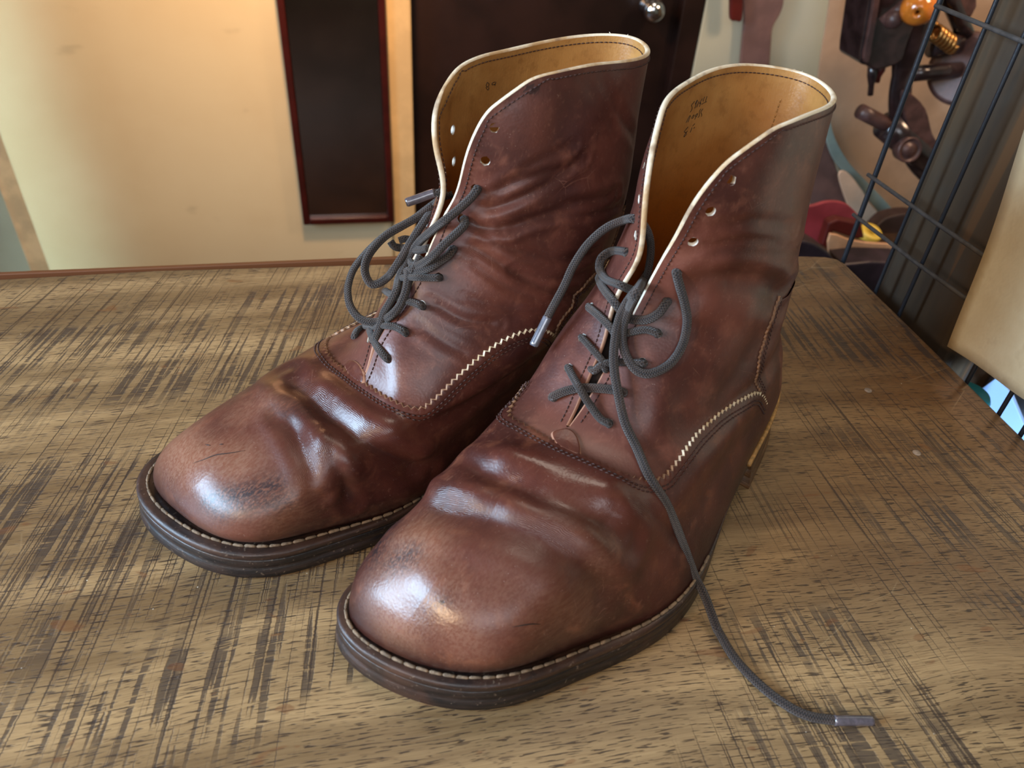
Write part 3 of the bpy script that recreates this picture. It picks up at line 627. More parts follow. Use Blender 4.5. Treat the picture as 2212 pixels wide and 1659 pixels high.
def INBVH(B, TH, o, d):
    if not hasattr(B, 'ib'):
        In = (B.S-B.N*(TH+.0001)).reshape(-1, 3); B.ib = BVHTree.FromPolygons([Vector(p) for p in In], B.F.tolist())
    h = B.ib.ray_cast(Vector(o), Vector(d)); return None if h[0] is None else np.array(h[0])
def zc(ox, oy, s, pts): return [(ox+p[0]/s, oy+p[1]/s)+tuple(p[2:]) for p in pts]
Z5 = lambda pts: zc(1050, 450, 2.553, pts)
Z7 = lambda pts: zc(740, 380, 6.38, pts)
Z6 = lambda pts: zc(740, 580, 5.186, pts)
front = dict(seed=1, toe=.15, lr=.0022,
 creases=[(.0036, .006, [(985, 1018), (1060, 1033), (1130, 1060), (1200, 1092), (1290, 1130), (1350, 1165)]),
          (.0030, .0075, [(900, 1098), (1010, 1108), (1120, 1135), (1200, 1170), (1262, 1215), (1300, 1270), (1330, 1320)]),
          (.0008, .003, [(1330, 1080), (1400, 1110), (1450, 1155), (1480, 1200)]),
          (.0018, .006, [(1700, 600), (1620, 592), (1540, 602), (1470, 628)]),
          (.0010, .004, [(1728, 545), (1650, 545), (1580, 540), (1510, 552)]),
          (.0026, .0065, [(1694, 642), (1640, 628), (1580, 618), (1520, 622)]),
          (.0006, .003, [(1720, 490), (1640, 478), (1560, 490)]),
          (.0028, .011, [(1660, 690), (1610, 790), (1560, 850), (1500, 880)]),
          (.0005, .0025, [(1690, 520), (1620, 515), (1540, 520)])],
 bulges=[(.0036, .009, [(1110, 990), (1210, 1010), (1310, 1055), (1350, 1090)]), (.0026, .009, [(1120, 1095), (1220, 1125), (1300, 1200), (1340, 1250)]),
         (.0022, .013, [(1390, 760), (1420, 880)]), (.0012, .018, [(1520, 770)]), (.0014, .012, [(930, 1240)]), (.0018, .009, [(975, 1045), (1030, 1060)])],
 scuff=[(.9, .016, [(900, 1190), (860, 1260), (850, 1340)]), (.5, .014, [(960, 1280), (1010, 1370)]), (.35, .02, [(1100, 1280), (1250, 1310)]), (.3, .012, [(1240, 1120), (1300, 1200)])],
 dark=[(1., .009, [(850, 1140), (815, 1195)]), (.8, .007, [(890, 1200), (850, 1220)]), (.5, .005, [(955, 1300), (970, 1296)]), (.25, .01, [(900, 1090), (1050, 1120)])],
 spot=[(.7, .0014, [(955, 1302), (968, 1297)])], cuts=[[(1105, 1352), (1140, 1346), (1165, 1345)]], fray=[(1712, 150), (1722, 156), (1745, 166)],
 gloss=[(1., .02, [(860, 1320), (940, 1330)]), (.8, .016, [(1130, 990), (1310, 1060)])],
 seam_near=[(1216, 972), (1246, 985), (1285, 1002), (1324, 1020), (1356, 1034), (1403, 1041), (1426, 1037), (1444, 1026), (1465, 998), (1493, 959), (1520, 928), (1559, 893), (1598, 869), (1630, 853), (1645, 860), (1655, 880)],
 seam_far=[(1216, 972), (1168, 944), (1128, 921), (1100, 908), (1098, 888), (1113, 850), (1135, 820), (1150, 800)],
 counter=[(1645, 858), (1636, 835), (1634, 810), (1640, 770), (1650, 735), (1662, 700), (1672, 668), (1684, 640)],
 eyes_near=[(1580, 390), (1535, 457), (1497, 523), (1462, 590), (1440, 652), (1420, 720), (1387, 783), (1346, 848), (1314, 914)],
 eyes_far={3: (1352, 545), 4: (1293, 599), 5: (1275, 663), 6: (1258, 730), 7: (1228, 795), 8: (1193, 857)},
 tongue_top=.66, tab=[(1190, 938), (1205, 928), (1228, 926), (1246, 942), (1254, 968), (1252, 988), (1225, 978), (1200, 962)], inner_seam_u=.435,
 laces=[dict(p=Z5([(365, 1040), (450, 1005), (550, 990), (690, 1000), (755, 1015)]), in0=1, in1=1, sm=2),
        dict(p=Z5([(455, 880, .002), (480, 930, .004), (520, 1000, .0072), (570, 1080, .005), (630, 1160), (675, 1185, .0015)]), in0=1, in1=1),
        dict(p=Z5([(530, 715), (580, 770), (640, 840), (655, 880, .002)]), in0=1, in1=1),
        dict(p=Z5([(600, 895, .001), (640, 862), (700, 850), (800, 850), (865, 855)]), in0=1, in1=1),
        dict(p=Z5([(565, 545), (620, 590), (690, 660), (730, 720, 'i'), (760, 745, 'i')]), in0=1),
        dict(p=Z5([(945, 690), (880, 670), (790, 685, .003), (730, 700, 'i'), (700, 710, 'i')]), in0=1),
        dict(p=Z5([(1000, 515, .002), (985, 535, .004), (950, 580, .004), (880, 615, .003), (790, 610, .002), (740, 590, 'i')]), in0=1),
        dict(p=Z5([(620, 380), (640, 430), (700, 510), (740, 560, 'i'), (780, 600, 'i')]), in0=1),
        dict(p=Z5([(770, 240, .002), (700, 235, .005), (640, 270, .006), (625, 330, .005), (660, 390, .004), (730, 420, .005), (790, 445, 'i'), (860, 470, 'i'), (900, 500, 'd.004')]), in0=1),
        dict(p=Z5([(260, 760, 'i'), (350, 580, 'i'), (430, 430, 'i'), (480, 320, 'i'), (560, 200, 'i'), (660, 110, 'i'), (760, 66, .014), (815, 58, .004), (870, 95, 'd.006'), (903, 165, 'd.006'), (908, 250, 'd.001'), (895, 340, 'd0'), (880, 400, 'd0')]), aglet=('aglet', .0165)),
        dict(p=Z5([(850, 262, 'i'), (884, 300, 'i'), (885, 355, .001), (845, 430, .006), (790, 500, .010), (745, 580, .0085), (718, 680, .0075), (704, 800, .0085), (708, 900, .0085), (728, 1020, .0078), (765, 1180, .0045), (830, 1320, .0032), (900, 1480, .003), (1000, 1640, .003)])
               +zc(1400, 1100, 5.53, [(420, 420, .003), (560, 800, .003), (650, 980, 'i'), (700, 1090, 'i')])+zc(1400, 1100, 2.724, [(400, 690, 'i'), (420, 730, 't'), (520, 890, 't'), (700, 1070, 't'), (900, 1200, 't'), (1080, 1240, 't'), (1200, 1243, 't'), (1325, 1245, 't')]), aglet=('aglet_dark', .0185), ag_end=1),
        dict(p=Z5([(1050, 360, .002), (1068, 430, .005), (1098, 540, .005), (1108, 640, .004), (1080, 760, .003), (1010, 860, .003), (900, 912, .003), (820, 885, .004), (765, 790, .005), (752, 680, .006), (785, 560, .009), (845, 440, .0125), (890, 350, .004), (880, 290, 'd.003'), (855, 262, 'd.004')]), in0=1)],
 ink=[zc(1460, 180, 13.825, s) for s in (
   [(555, 540), (520, 590), (470, 650), (485, 720), (470, 800), (425, 865)], [(640, 500), (600, 570), (580, 620), (610, 600), (650, 500)], [(600, 600), (590, 680), (560, 745)], [(690, 540), (620, 715)],
   [(790, 460), (730, 560), (705, 620), (750, 575), (700, 700)], [(860, 400), (820, 500), (810, 540)], [(770, 630), (830, 590), (920, 550)], [(935, 385), (900, 480), (890, 560)],
   [(305, 1180), (360, 1070), (420, 965), (435, 980), (400, 1070), (360, 1165)], [(540, 940), (480, 1010), (480, 1055), (530, 1010), (545, 940)], [(650, 900), (590, 950), (600, 1000), (640, 940), (650, 900)], [(600, 1000), (560, 1080)],
   [(660, 1020), (700, 970), (710, 830), (750, 760)], [(810, 760), (750, 850), (775, 940), (755, 995)],
   [(365, 1300), (300, 1380), (250, 1450), (310, 1470), (300, 1540), (235, 1605), (260, 1540), (300, 1480), (350, 1420)], [(480, 1320), (455, 1400), (425, 1465)], [(565, 1205), (500, 1280)], [(565, 1305), (530, 1350)])])
rear = dict(seed=2, toe=.62, lr=.0022,
 creases=[(.0042, .0060, [(618, 808), (640, 835), (684, 870), (727, 908), (774, 943), (829, 976), (883, 1003), (915, 1030)]),
          (.0022, .0045, [(612, 895), (640, 935), (665, 980), (682, 1025), (690, 1058)]),
          (.0022, .0036, [(702, 950), (722, 1000), (742, 1050), (760, 1090)]),
          (.0016, .0030, [(985, 470), (1060, 495), (1150, 470), (1250, 440), (1330, 420)]),
          (.0016, .0030, [(1000, 520), (1080, 570), (1160, 618), (1240, 640), (1290, 632)]),
          (.0011, .0024, [(1040, 455), (1120, 428), (1220, 372), (1262, 340)]), (.0010, .0022, [(1060, 420), (1140, 385), (1230, 358)]),
          (.0010, .0022, [(1010, 560), (1100, 622), (1190, 660)]), (.0005, .002, [(1000, 640), (1100, 668), (1180, 672)]),
          (.0011, .0024, [(1090, 500), (1180, 472), (1280, 462), (1340, 440)]), (.0008, .003, [(1290, 160), (1340, 250), (1370, 300)]), (.0006, .0025, [(1262, 172), (1330, 285)]),
          (.0010, .0022, [(1050, 520), (1130, 545), (1220, 560), (1290, 545)]), (.0010, .0022, [(1110, 585), (1190, 600), (1270, 590)]), (.0005, .002, [(1080, 400), (1160, 350), (1240, 310)]),
          (.0007, .0025, [(900, 700), (960, 740), (1020, 770)]), (.0010, .0022, [(930, 650), (1000, 690), (1080, 700)])],
 bulges=[(.0034, .009, [(700, 850), (780, 905), (850, 950), (900, 975)]), (.0024, .008, [(710, 960), (750, 1000)]), (.0014, .006, [(690, 960), (705, 1010)]),
         (.0020, .010, [(850, 760), (870, 870)]), (.0016, .014, [(470, 1000)]), (.0016, .012, [(640, 870), (600, 850)])],
 scuff=[(.9, .015, [(380, 960), (430, 1000), (520, 1000)]), (.6, .018, [(480, 1060), (600, 1070)]), (.5, .012, [(560, 1000)]), (.4, .012, [(600, 860), (520, 900)]), (.3, .01, [(740, 940)])],
 dark=[(1., .006, [(455, 1085), (520, 1068), (600, 1050)]), (.8, .006, [(480, 1105), (540, 1090), (620, 1080)]), (.5, .01, [(620, 880), (700, 910)])],
 fray=[(1322, 78), (1335, 80), (1350, 84)], cuts=[[(420, 1003), (445, 994), (470, 985), (500, 981), (532, 975)], [(446, 963), (458, 965)], [(476, 963), (486, 962)]], spot=[(1., .0018, [(1116, 188), (1113, 197)]), (1., .0024, [(1148, 192), (1158, 196)]), (.9, .0016, [(1138, 184), (1132, 192)])],
 gloss=[(1., .02, [(400, 1050)]), (.9, .016, [(845, 800), (865, 880)]), (.8, .012, [(790, 905)])],
 seam_near=[(787, 832), (808, 846), (845, 868), (881, 884), (902, 887), (924, 878), (953, 852), (989, 816), (1025, 784), (1061, 755), (1098, 733), (1134, 719), (1160, 716), (1185, 722), (1200, 735)],
 seam_far=[(787, 832), (772, 823), (736, 798), (711, 776), (700, 751), (712, 730), (736, 716), (755, 708)],
 counter=[(1196, 728), (1206, 701), (1235, 661), (1264, 614), (1293, 581), (1325, 530), (1350, 480), (1362, 445)],
 eyes_near=[(1068, 276), (1048, 348), (1026, 408), (998, 472), (977, 540), (947, 599), (909, 660), (872, 715), (836, 772)],
 eyes_far={7: (766, 727), 0: (968, 278), 1: (970, 346)},
 tongue_top=.62, tab=[(745, 792), (752, 782), (766, 779), (780, 790), (788, 812), (787, 830), (772, 826), (755, 812)], inner_seam_u=.44,
 laces=[dict(p=Z6([(130, 760), (170, 690), (260, 650), (370, 650), (450, 640), (520, 642), (600, 660), (690, 710)]), in0=1, in1=1),
        dict(p=Z6([(310, 690, .006), (350, 800, .0045), (420, 920, .003), (500, 1010, .0015)]), in1=1),
        dict(p=Z6([(370, 790, .006), (400, 700, .008), (430, 610, .0085), (465, 490, .010), (520, 400, .012), (600, 250, .013)])+Z7([(780, 1400, .013), (900, 1150, .013), (1050, 920, .012), (1200, 780, .012), (1400, 620, .008), (1600, 460, .006), (1780, 290, .004), (1850, 190, .002)]), in1=1, sm=3),
        dict(p=Z6([(480, 250, .002), (560, 300, .003), (650, 345), (700, 360), (800, 385), (880, 420)]), in1=1),
        dict(p=[(870, 600, .004), (900, 599), (925, 600), (946, 600)], in1=1), dict(p=[(978, 538, .002), (970, 550), (957, 560), (928, 578), (897, 586), (872, 588)], in0=1),
        dict(p=[(1003, 474, .002), (1000, 490, .005), (962, 526, .008), (936, 552, .007), (910, 571, .006), (892, 573, .004), (885, 560, .002)], in0=1),
        dict(p=[(843, 521, 'i'), (853, 533, 'i'), (873, 536, .003), (905, 540, .003), (925, 536, .002)]), dict(p=[(862, 520, 'i'), (876, 516, .004), (895, 520, .003)]),
        dict(p=Z7([(870, 370, 'i'), (1050, 310, 'i'), (1220, 250, 'i'), (1340, 230, .004), (1400, 240, 'd.006')]), aglet=('aglet_dark', .0155)),
        dict(p=Z7([(1520, 250, 'i'), (1450, 275, 'i'), (1350, 315, .0075), (1150, 460, 'i'), (950, 610, 'i'), (700, 740, 'i'), (500, 890, 'i'), (300, 1090, 'i'), (150, 1290, 'i'), (80, 1500, 'i')])+Z6([(60, 300, 'i'), (90, 430, 'i'), (180, 550, 'i'), (300, 600, 'i'), (420, 590, .009), (540, 530, .007), (640, 420, .007), (700, 280, .008), (730, 150, .008), (745, 20, .007)])+Z7([(980, 1300, .006), (1080, 1100, .004)])),
        dict(p=[(950, 432, .007), (928, 462, .010), (905, 495, .012), (886, 525, .013), (870, 552, .014), (852, 580, .014), (838, 598, .013), (820, 611, 'i'), (803, 614, 'i'), (792, 600, 'i'), (788, 578, 'i'), (795, 554, 'i'), (812, 530, 'i'), (835, 508, 'i'), (865, 490, 'i'), (900, 470, .0065), (935, 445, .0045)])],
 ink=[zc(1020, 160, 10.05, s) for s in ([(330, 180), (305, 250), (350, 280), (365, 210), (330, 180)], [(340, 280), (300, 290), (345, 350), (365, 290)], [(500, 170), (440, 195), (435, 235), (500, 215), (515, 170)], [(505, 210), (490, 250)])])
for k_ in ('ink',): pass
BF = make_boot(NET_F, POSE_F, front, 'boot', 'brown leather lace-up boot in front, one long lace trailing onto the table')
BB = make_boot(NET_B, POSE_B, rear, 'boot', 'brown lace-up boot behind on the left, laces bunched in loops, cut on toe')
# ---------------------------------------------------------------- table
def table_mat():
    t = NT('oak_table_top'); c = t.coord(); s = t.sep(c); x, y, z = s[0], s[1], s[2]
    dx = t.math('SUBTRACT', x, .075); bow = t.math('MULTIPLY', t.math('MULTIPLY', dx, dx), t.math('SUBTRACT', .27, t.math('MULTIPLY', y, .42)))
    wob = t.math('MULTIPLY', t.math('SUBTRACT', t.noise(c, 5, 2), .5), .018)
    yy = t.math('ADD', t.math('ADD', y, bow), wob); g = t.comb(x, yy, z)
    wide = t.noise(t.map(g, (3, 34, 1)), 1., 5, .62); fine = t.noise(t.map(g, (30, 1100, 1)), 1., 4, .65)
    col = t.mix(t.ramp(wide, .34, .66), srgb(130, 103, 70), srgb(186, 152, 107))
    patch = t.noise(c, 3.6, 3, .55); col = t.mix(t.math('MULTIPLY', t.ramp(patch, .42, .68), .6), col, srgb(106, 76, 48))
    far_ = t.ramp(t.math('ADD', t.math('ADD', x, t.math('MULTIPLY', y, .6)), t.math('MULTIPLY', patch, .25)), .40, .72); col = t.mix(t.math('MULTIPLY', far_, .8), col, srgb(104, 68, 38))  # browner right rear: wood stain, with window falloff put into the colour
    col = t.mix(t.math('MULTIPLY', t.ramp(fine, .42, .64), .35), col, srgb(96, 66, 38))
    # open pores: short dark dashes along the grain
    dash = t.noise(t.map(g, (100, 1250, 1)), 1., 2, .5, .1); pm = t.ramp(t.noise(t.map(g, (6, 22, 1), (0, 0, 0), (3, 1, 0)), 1., 3), .32, .48)
    dm = t.math('MULTIPLY', t.ramp(dash, .58, .63), pm); col = t.mix(t.math('MULTIPLY', dm, .85), col, srgb(44, 30, 24))
    dash2 = t.noise(t.map(g, (60, 520, 1), (0, 0, 0), (7, 3, 0)), 1., 3, .5, .2); dm2 = t.math('MULTIPLY', t.ramp(dash2, .63, .67), .6); col = t.mix(dm2, col, srgb(60, 40, 28))
    # saw marks across the grain
    sl = t.math('MULTIPLY', t.math('SUBTRACT', y, .3), t.math('MULTIPLY', t.math('ADD', x, -.05), -.45)); arc = t.math('MULTIPLY', t.math('MULTIPLY', t.math('SUBTRACT', y, .1), t.math('SUBTRACT', y, .1)), .25)
    xs = t.math('SUBTRACT', t.math('SUBTRACT', x, sl), arc); sw = t.comb(xs, y, z)
    jag = t.math('MULTIPLY', t.math('SUBTRACT', t.noise(t.map(g, (60, 700, 1)), 1., 2), .5), .0009); sw = t.comb(t.math('ADD', xs, jag), y, z)
    broad = t.noise(t.map(sw, (240, 11, 1)), 1., 2, .6); thin = t.noise(t.map(sw, (620, 5.0, 1), (0, 0, 0), (5, 2, 0)), 1., 2, .5)
    area = t.noise(t.map(c, (5.2, 9., 1), (0, 0, 0), (1.3, .4, 0)), 1., 2, .5)
    area = t.math('ADD', area, t.math('SUBTRACT', t.math('MULTIPLY', t.ramp(x, .16, -.04), .07), t.math('MULTIPLY', t.math('MULTIPLY', t.ramp(y, .215, .17), t.ramp(t.math('ABSOLUTE', t.math('SUBTRACT', x, .05)), .12, .06)), .3)))
    am = t.ramp(area, .43, .54); bm = t.math('MULTIPLY', t.ramp(broad, .515, .565), am)
    pores = t.ramp(t.noise(t.map(g, (60, 500, 1), (0, 0, 0), (9, 9, 0)), 1., 2), .30, .42)
    bm = t.math('MULTIPLY', bm, pores)
    rowm = t.ramp(t.noise(t.map(g, (2.6, 15, 1), (0, 0, 0), (4, 6, 0)), 1., 2), .40, .50, .12, 1.); bm = t.math('MULTIPLY', bm, rowm)
    tm = t.math('MULTIPLY', t.ramp(thin, .60, .64), t.ramp(area, .32, .46))
    col = t.mix(t.math('MULTIPLY', bm, .78), col, srgb(62, 51, 46)); col = t.mix(t.math('MULTIPLY', tm, .75), col, srgb(54, 40, 34))
    # brown wax blots, scratches, specks
    bl = t.noise(t.map(g, (38, 95, 1), (0, 0, .3), (2, 8, 0)), 1., 2, .4, .6); col = t.mix(t.math('MULTIPLY', t.ramp(bl, .68, .71), .5), col, srgb(120, 74, 40))
    scr = t.voro(t.map(c, (9, 26, 9), (0, 0, 1.2)), 1., 'DISTANCE_TO_EDGE'); sm = t.math('MULTIPLY', t.ramp(scr, .006, .001), t.ramp(t.noise(c, 9, 2), .55, .62)); col = t.mix(t.math('MULTIPLY', sm, .18), col, srgb(206, 180, 140))
    sp = t.voro(c, 130); spm = t.math('MULTIPLY', t.ramp(sp, .055, .03), t.ramp(t.noise(c, 60, 1), .6, .64)); col = t.mix(spm, col, srgb(224, 210, 190))
    b = t.bump(t.math('SUBTRACT', 1., dm), .5, .0006); b = t.bump(t.math('SUBTRACT', 1., t.math('MAXIMUM', bm, tm)), .35, .0005, b); b = t.bump(fine, .22, .0005, b)
    rg = t.math('ADD', .34, t.math('MULTIPLY', wide, .22))
    return t.p(Base_Color=col, Roughness=rg, Normal=b, Specular_IOR_Level=.45)
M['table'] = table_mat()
pts = [(-.95, .5646), (-.27, .5646), (-.16, .5680), (-.03, .5643), (.10, .560), (.25, .553), (.386, .546), (.408, .543), (.417, .538), (.420, .530), (.4205, .40), (.4200, .25), (.4200, -.14), (-.95, -.14)]
table = empty('workbench_table', (0, 0, 0)); tag(table, 'oak table top with dark saw marks carrying both boots', 'table')
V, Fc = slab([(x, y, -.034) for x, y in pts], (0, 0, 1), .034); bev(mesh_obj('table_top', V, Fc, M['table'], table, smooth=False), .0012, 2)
M['dark_wood'] = simple('dark_wood', srgb(60, 42, 28), .5, 0, 30, .3, .2)
for x, y in ((-.88, -.08), (-.88, .48), (.36, -.08), (.36, .46)): box('leg', (x-.025, y-.025, -.75), (x+.025, y+.025, -.034), M['dark_wood'], table)
M['rail'] = simple('brown_rail', srgb(112, 66, 34), .6); tag(box('table_back_rail', (-.95, .5695, -.04), (.10, .5735, .0014), M['rail'], b=.0008), kind='structure')  # thin rail added for the brown line at the table's back edge
M['screw'] = simple('grey_screw_plug', srgb(150, 132, 118), .6, .1, 300, .3)
for k, (px, py) in enumerate(((1875, 843), (1980, 978))):
    V, Fc = lathe([(0, .0004), (.0022, .0004), (.0026, .0002), (.0026, -.0012), (0, -.0012)], 20); o = mesh_obj('screw_plug', V+gp(px, py)*np.array([1, 1, 1.]), Fc, M['screw'], table)
# ---------------------------------------------------------------- room
def wall_mat(name, a, b_):
    t = NT(name); c = t.coord(); n = t.noise(c, 2.2, 4, .6); n2 = t.noise(t.map(c, (7, 7, 16)), 1., 3, .5)
    col = t.mix(t.ramp(n, .3, .7), a, b_); col = t.mix(t.math('MULTIPLY', t.ramp(n2, .66, .76), .35), col, tuple(x*.55 for x in a))
    return t.p(Base_Color=col, Roughness=.75, Normal=t.bump(t.noise(c, 90, 3), .1, .002))
M['cream'] = wall_mat('cream_wall_paint', srgb(204, 184, 146), srgb(214, 198, 162))
M['cream2'] = wall_mat('cream_wall_paint_shaded_side', srgb(176, 176, 154), srgb(186, 186, 166))  # cooler, dimmer copy of the cream paint, shade put into its colour
M['jamb'] = simple('cream_wood_jamb', srgb(206, 176, 128), .55, 0, 12, .1)
M['edge_wood'] = simple('bare_wood_edge', srgb(176, 132, 96), .6, 0, 20, .15)
M['door'] = simple('dark_brown_door', srgb(34, 20, 17), .35, 0, 6, .35)
M['floor'] = simple('dark_floor_boards', srgb(62, 42, 30), .5, 0, 5, .4)
M['ceiling'] = simple('ceiling_paint', srgb(214, 208, 196), .8)
YW = 1.70
def wx(px, py, Y=YW): return vy(px, py, Y)[0]
struct = lambda o: tag(o, kind='structure')
xl, xj, xd, xr = wx(48, 425), wx(836, 200), wx(891, 200), wx(1484, 120)
struct(box('wall_back', (xl, YW, -.75), (xj, YW+.05, 1.7), M['cream'], b=.004))
struct(box('trim_1', (xl-.052, YW+.03, -.75), (xl, YW+.06, 1.7), M['edge_wood'], b=.003))
M['cream3'] = wall_mat('greige_wall_paint', srgb(150, 136, 116), srgb(160, 148, 128)); struct(box('wall_left_back', (-3., YW+.10, -.75), (xl-.03, YW+.15, 1.7), M['cream3'], b=0))
struct(box('trim_2', (xj+.002, YW-.012, -.75), (xd, YW+.05, 1.7), M['jamb'], b=.004))
d1 = box('door_1', (xd+.002, YW+.03, -.75), (xr, YW+.07, 1.7), M['door'], b=.002); struct(d1)
struct(box('trim_3', (xr-.03, YW+.0, -.75), (xr+.02, YW+.029, 1.7), M['door'], b=.003))
M['chrome'] = simple('chrome', (.75, .75, .77), .12, 1.)
V, Fc = lathe([(0, 0), (.018, 0), (.019, .004), (.009, .010), (.008, .022), (.016, .030), (.023, .040), (.024, .050), (.018, .060), (.008, .064), (0, .065)], 28)
kp = vy(1408, 20, YW+.0); mesh_obj('door_knob', place(V, (kp[0], YW+.03, kp[2]), (0, -1, 0)), Fc, M['chrome'], d1)
struct(box('wall_right_back', (xr+.021, YW+.0, -.75), (2.6, YW+.05, 1.7), M['cream2'], b=.003))
struct(box('floor', (-3, -1.8, -.79), (2.6, YW+.2, -.75), M['floor'], b=0))
struct(box('wall_right', (2.6, -1.8, -.75), (2.65, YW+.05, 1.7), M['cream2'], b=0))
struct(box('wall_left', (-3.05, -1.8, -.75), (-3., YW+.1, 1.7), M['cream2'], b=0)); struct(box('wall_front', (-3, -1.85, -.75), (2.6, -1.8, 1.7), M['cream2'], b=0))
struct(box('ceiling', (-3, -1.8, 1.7), (2.6, YW+.2, 1.74), M['ceiling'], b=0))
# mirror on the wall
mir = empty('wall_mirror', (wx(740, 300), YW-.012, -.2)); tag(mir, 'narrow dark red framed mirror hanging on the cream wall', 'mirror')
M['red_frame'] = simple('dark_red_lacquer', srgb(56, 14, 10), .3, 0, 20, .2, Coat_Weight=.3)
M['mirror'] = simple('mirror_glass', (.36, .29, .26), .10, 1., 6, .1)
a, b_, zb, zt_ = wx(657, 480), wx(850, 478), vy(750, 481, YW-.02)[2], 1.0; L0 = np.array(mir.location)
def mbox(n, lo, hi, mat): box(n, np.array(lo)-L0, np.array(hi)-L0, mat, mir, b=.002)
fw = .014; y0, y1 = YW-.026, YW-.0005
for n, lo, hi in (('frame_side', (a, y0, zb), (a+fw, y1, zt_)), ('frame_side', (b_-fw, y0, zb), (b_, y1, zt_)), ('frame_rail', (a+fw, y0, zb), (b_-fw, y1, zb+fw)), ('frame_rail', (a+fw, y0, zt_-fw), (b_-fw, y1, zt_))): mbox(n, lo, hi, M['red_frame'])
mbox('mirror_glass', (a+fw-.001, YW-.014, zb+fw-.001), (b_-fw+.001, YW-.008, zt_-fw+.001), M['mirror'])
# ---- hanging leather on the right wall
def cut_sheet(name, px, Y, th, mat, label, cat, group=None, smooth=4, zbow=0):
    P = [vy(x, y, Y) for x, y in px]; c = np.mean(P, 0)
    if smooth: P = smooth_poly(P, True, smooth)
    V, Fc = slab(np.array(P)-c, (0, 1, 0), th); o = mesh_obj(name, V, Fc, mat, None, smooth=False); o.location = c; bev(o, min(th*.3, .003)); tag(o, label, cat, group); return o
M['mauve'] = simple('mauve_brown_leather', srgb(112, 84, 78), .55, 0, 18, .15, .2)
M['oxblood'] = simple('oxblood_leather', srgb(80, 20, 15), .45, 0, 18, .2)
M['red_l'] = simple('crimson_leather', srgb(140, 52, 58), .45, 0, 18, .2)
M['tan_l'] = simple('natural_tan_leather', srgb(206, 156, 116), .55, 0, 22, .12, .2)
M['beige_l'] = simple('beige_leather', srgb(166, 138, 112), .7, 0, 8, .12, .2)
M['pale_l'] = simple('pale_peach_leather', srgb(226, 190, 160), .6, 0, 12, .12)
M['teal_l'] = simple('grey_teal_leather', srgb(136, 152, 146), .6, 0, 16, .12)
M['choc'] = simple('chocolate_leather', srgb(52, 36, 32), .5, 0, 20, .3)
M['plum'] = simple('black_plum_leather', srgb(46, 32, 38), .42, 0, 14, .5)
cut_sheet('leather_strap', [(1610, -60), (1608, 40), (1603, 100), (1596, 180), (1588, 300), (1650, 300), (1660, 180), (1666, 100), (1670, 60), (1686, 30), (1694, 0), (1692, -60)], YW-.03, .010, M['mauve'], 'mauve brown leather strap hanging on the right wall', 'strap')
cut_sheet('leather_tag', [(1580, -50), (1578, 10), (1579, 42), (1590, 46), (1603, 44), (1606, 0), (1606, -50)], YW-.055, .012, M['oxblood'], 'dark red leather tag hanging beside the mauve strap', 'tag')
# ---- workbench beyond the table with leather offcuts
bench = empty('side_bench', (1.0, 1.2, -.325)); tag(bench, 'low dark side bench under the sewing machine', 'bench')
box('bench_top', (-.46, -.20, 0), (1.2, -.02, .018), M['dark_wood'], bench); 
for x, y in ((-.42, -.18), (1.1, -.18), (-.42, -.08), (1.1, -.08)): box('leg', (x, y, -.425), (x+.05, y+.05, 0), M['dark_wood'], bench)
cut_sheet('leather_hide', [(1800, -80), (1792, 0), (1783, 60), (1770, 140), (1765, 220), (1780, 300), (1815, 370), (1860, 430), (1910, 470), (2000, 520), (2150, 560), (2200, 300), (2200, -80)], 1.36, .004, M['beige_l'], 'large beige leather hide hanging behind the sewing machine', 'leather')
cut_sheet('leather_piece', [(1760, 260), (1752, 340), (1745, 430), (1790, 470), (1850, 480), (1830, 420), (1806, 360), (1785, 300)], 1.33, .005, M['mauve'], 'upright mauve brown leather panel behind the crimson leather', 'leather')
cut_sheet('leather_strip', [(1775, 250), (1790, 320), (1812, 362), (1850, 402), (1895, 455), (1925, 500), (1952, 500), (1928, 452), (1880, 400), (1835, 352), (1805, 300), (1790, 250)], 1.31, .005, M['teal_l'], 'grey teal leather strip curving down across the beige hide', 'leather')
cut_sheet('leather_piece', [(1812, 380), (1830, 372), (1862, 410), (1880, 440), (1905, 470), (1905, 500), (1880, 510), (1850, 480), (1830, 440)], 1.29, .005, M['pale_l'], 'pale peach leather piece below the grey teal strip', 'leather')
def drape(name, px, zs, mat, label, cat, th=.004):
    P = [gp(x, y, z) for (x, y), z in zip(px, zs)]; c = np.mean(P, 0); P = smooth_poly(P, True, 4); V, Fc = slab(P-c, (0, 0, 1), th); o = mesh_obj(name, V, Fc, mat, None, False); o.location = c; bev(o, .001); tag(o, label, cat); return o
cut_sheet('leather_piece', [(1722, 440), (1750, 446), (1790, 436), (1826, 440), (1850, 460), (1862, 480), (1800, 480), (1792, 500), (1785, 528), (1760, 524), (1722, 512)], 1.09, .008, M['red_l'], 'crimson leather piece standing just behind the front boot', 'leather')
cut_sheet('leather_box', [(1792, 482), (1812, 474), (1862, 484), (1868, 515), (1850, 516), (1800, 500), (1796, 545), (1776, 530)], 1.045, .02, M['oxblood'], 'dark red folded leather between the crimson piece and the yellow roll', 'leather', smooth=0)
cut_sheet('leather_offcut', [(1794, 505), (1830, 516), (1870, 524), (1930, 528), (1965, 534), (1970, 572), (1930, 572), (1880, 570), (1830, 572), (1805, 556), (1790, 545)], 1.03, .006, M['tan_l'], 'natural tan leather offcut lying in front of the yellow roll', 'leather', smooth=2)
cut_sheet('leather_scrap', [(1888, 500), (1902, 482), (1920, 470), (1960, 462), (1990, 470), (1975, 512), (1950, 506), (1935, 520), (1925, 512), (1890, 522)], 1.13, .03, M['choc'], 'chocolate brown curved leather scrap beside the yellow roll', 'leather')
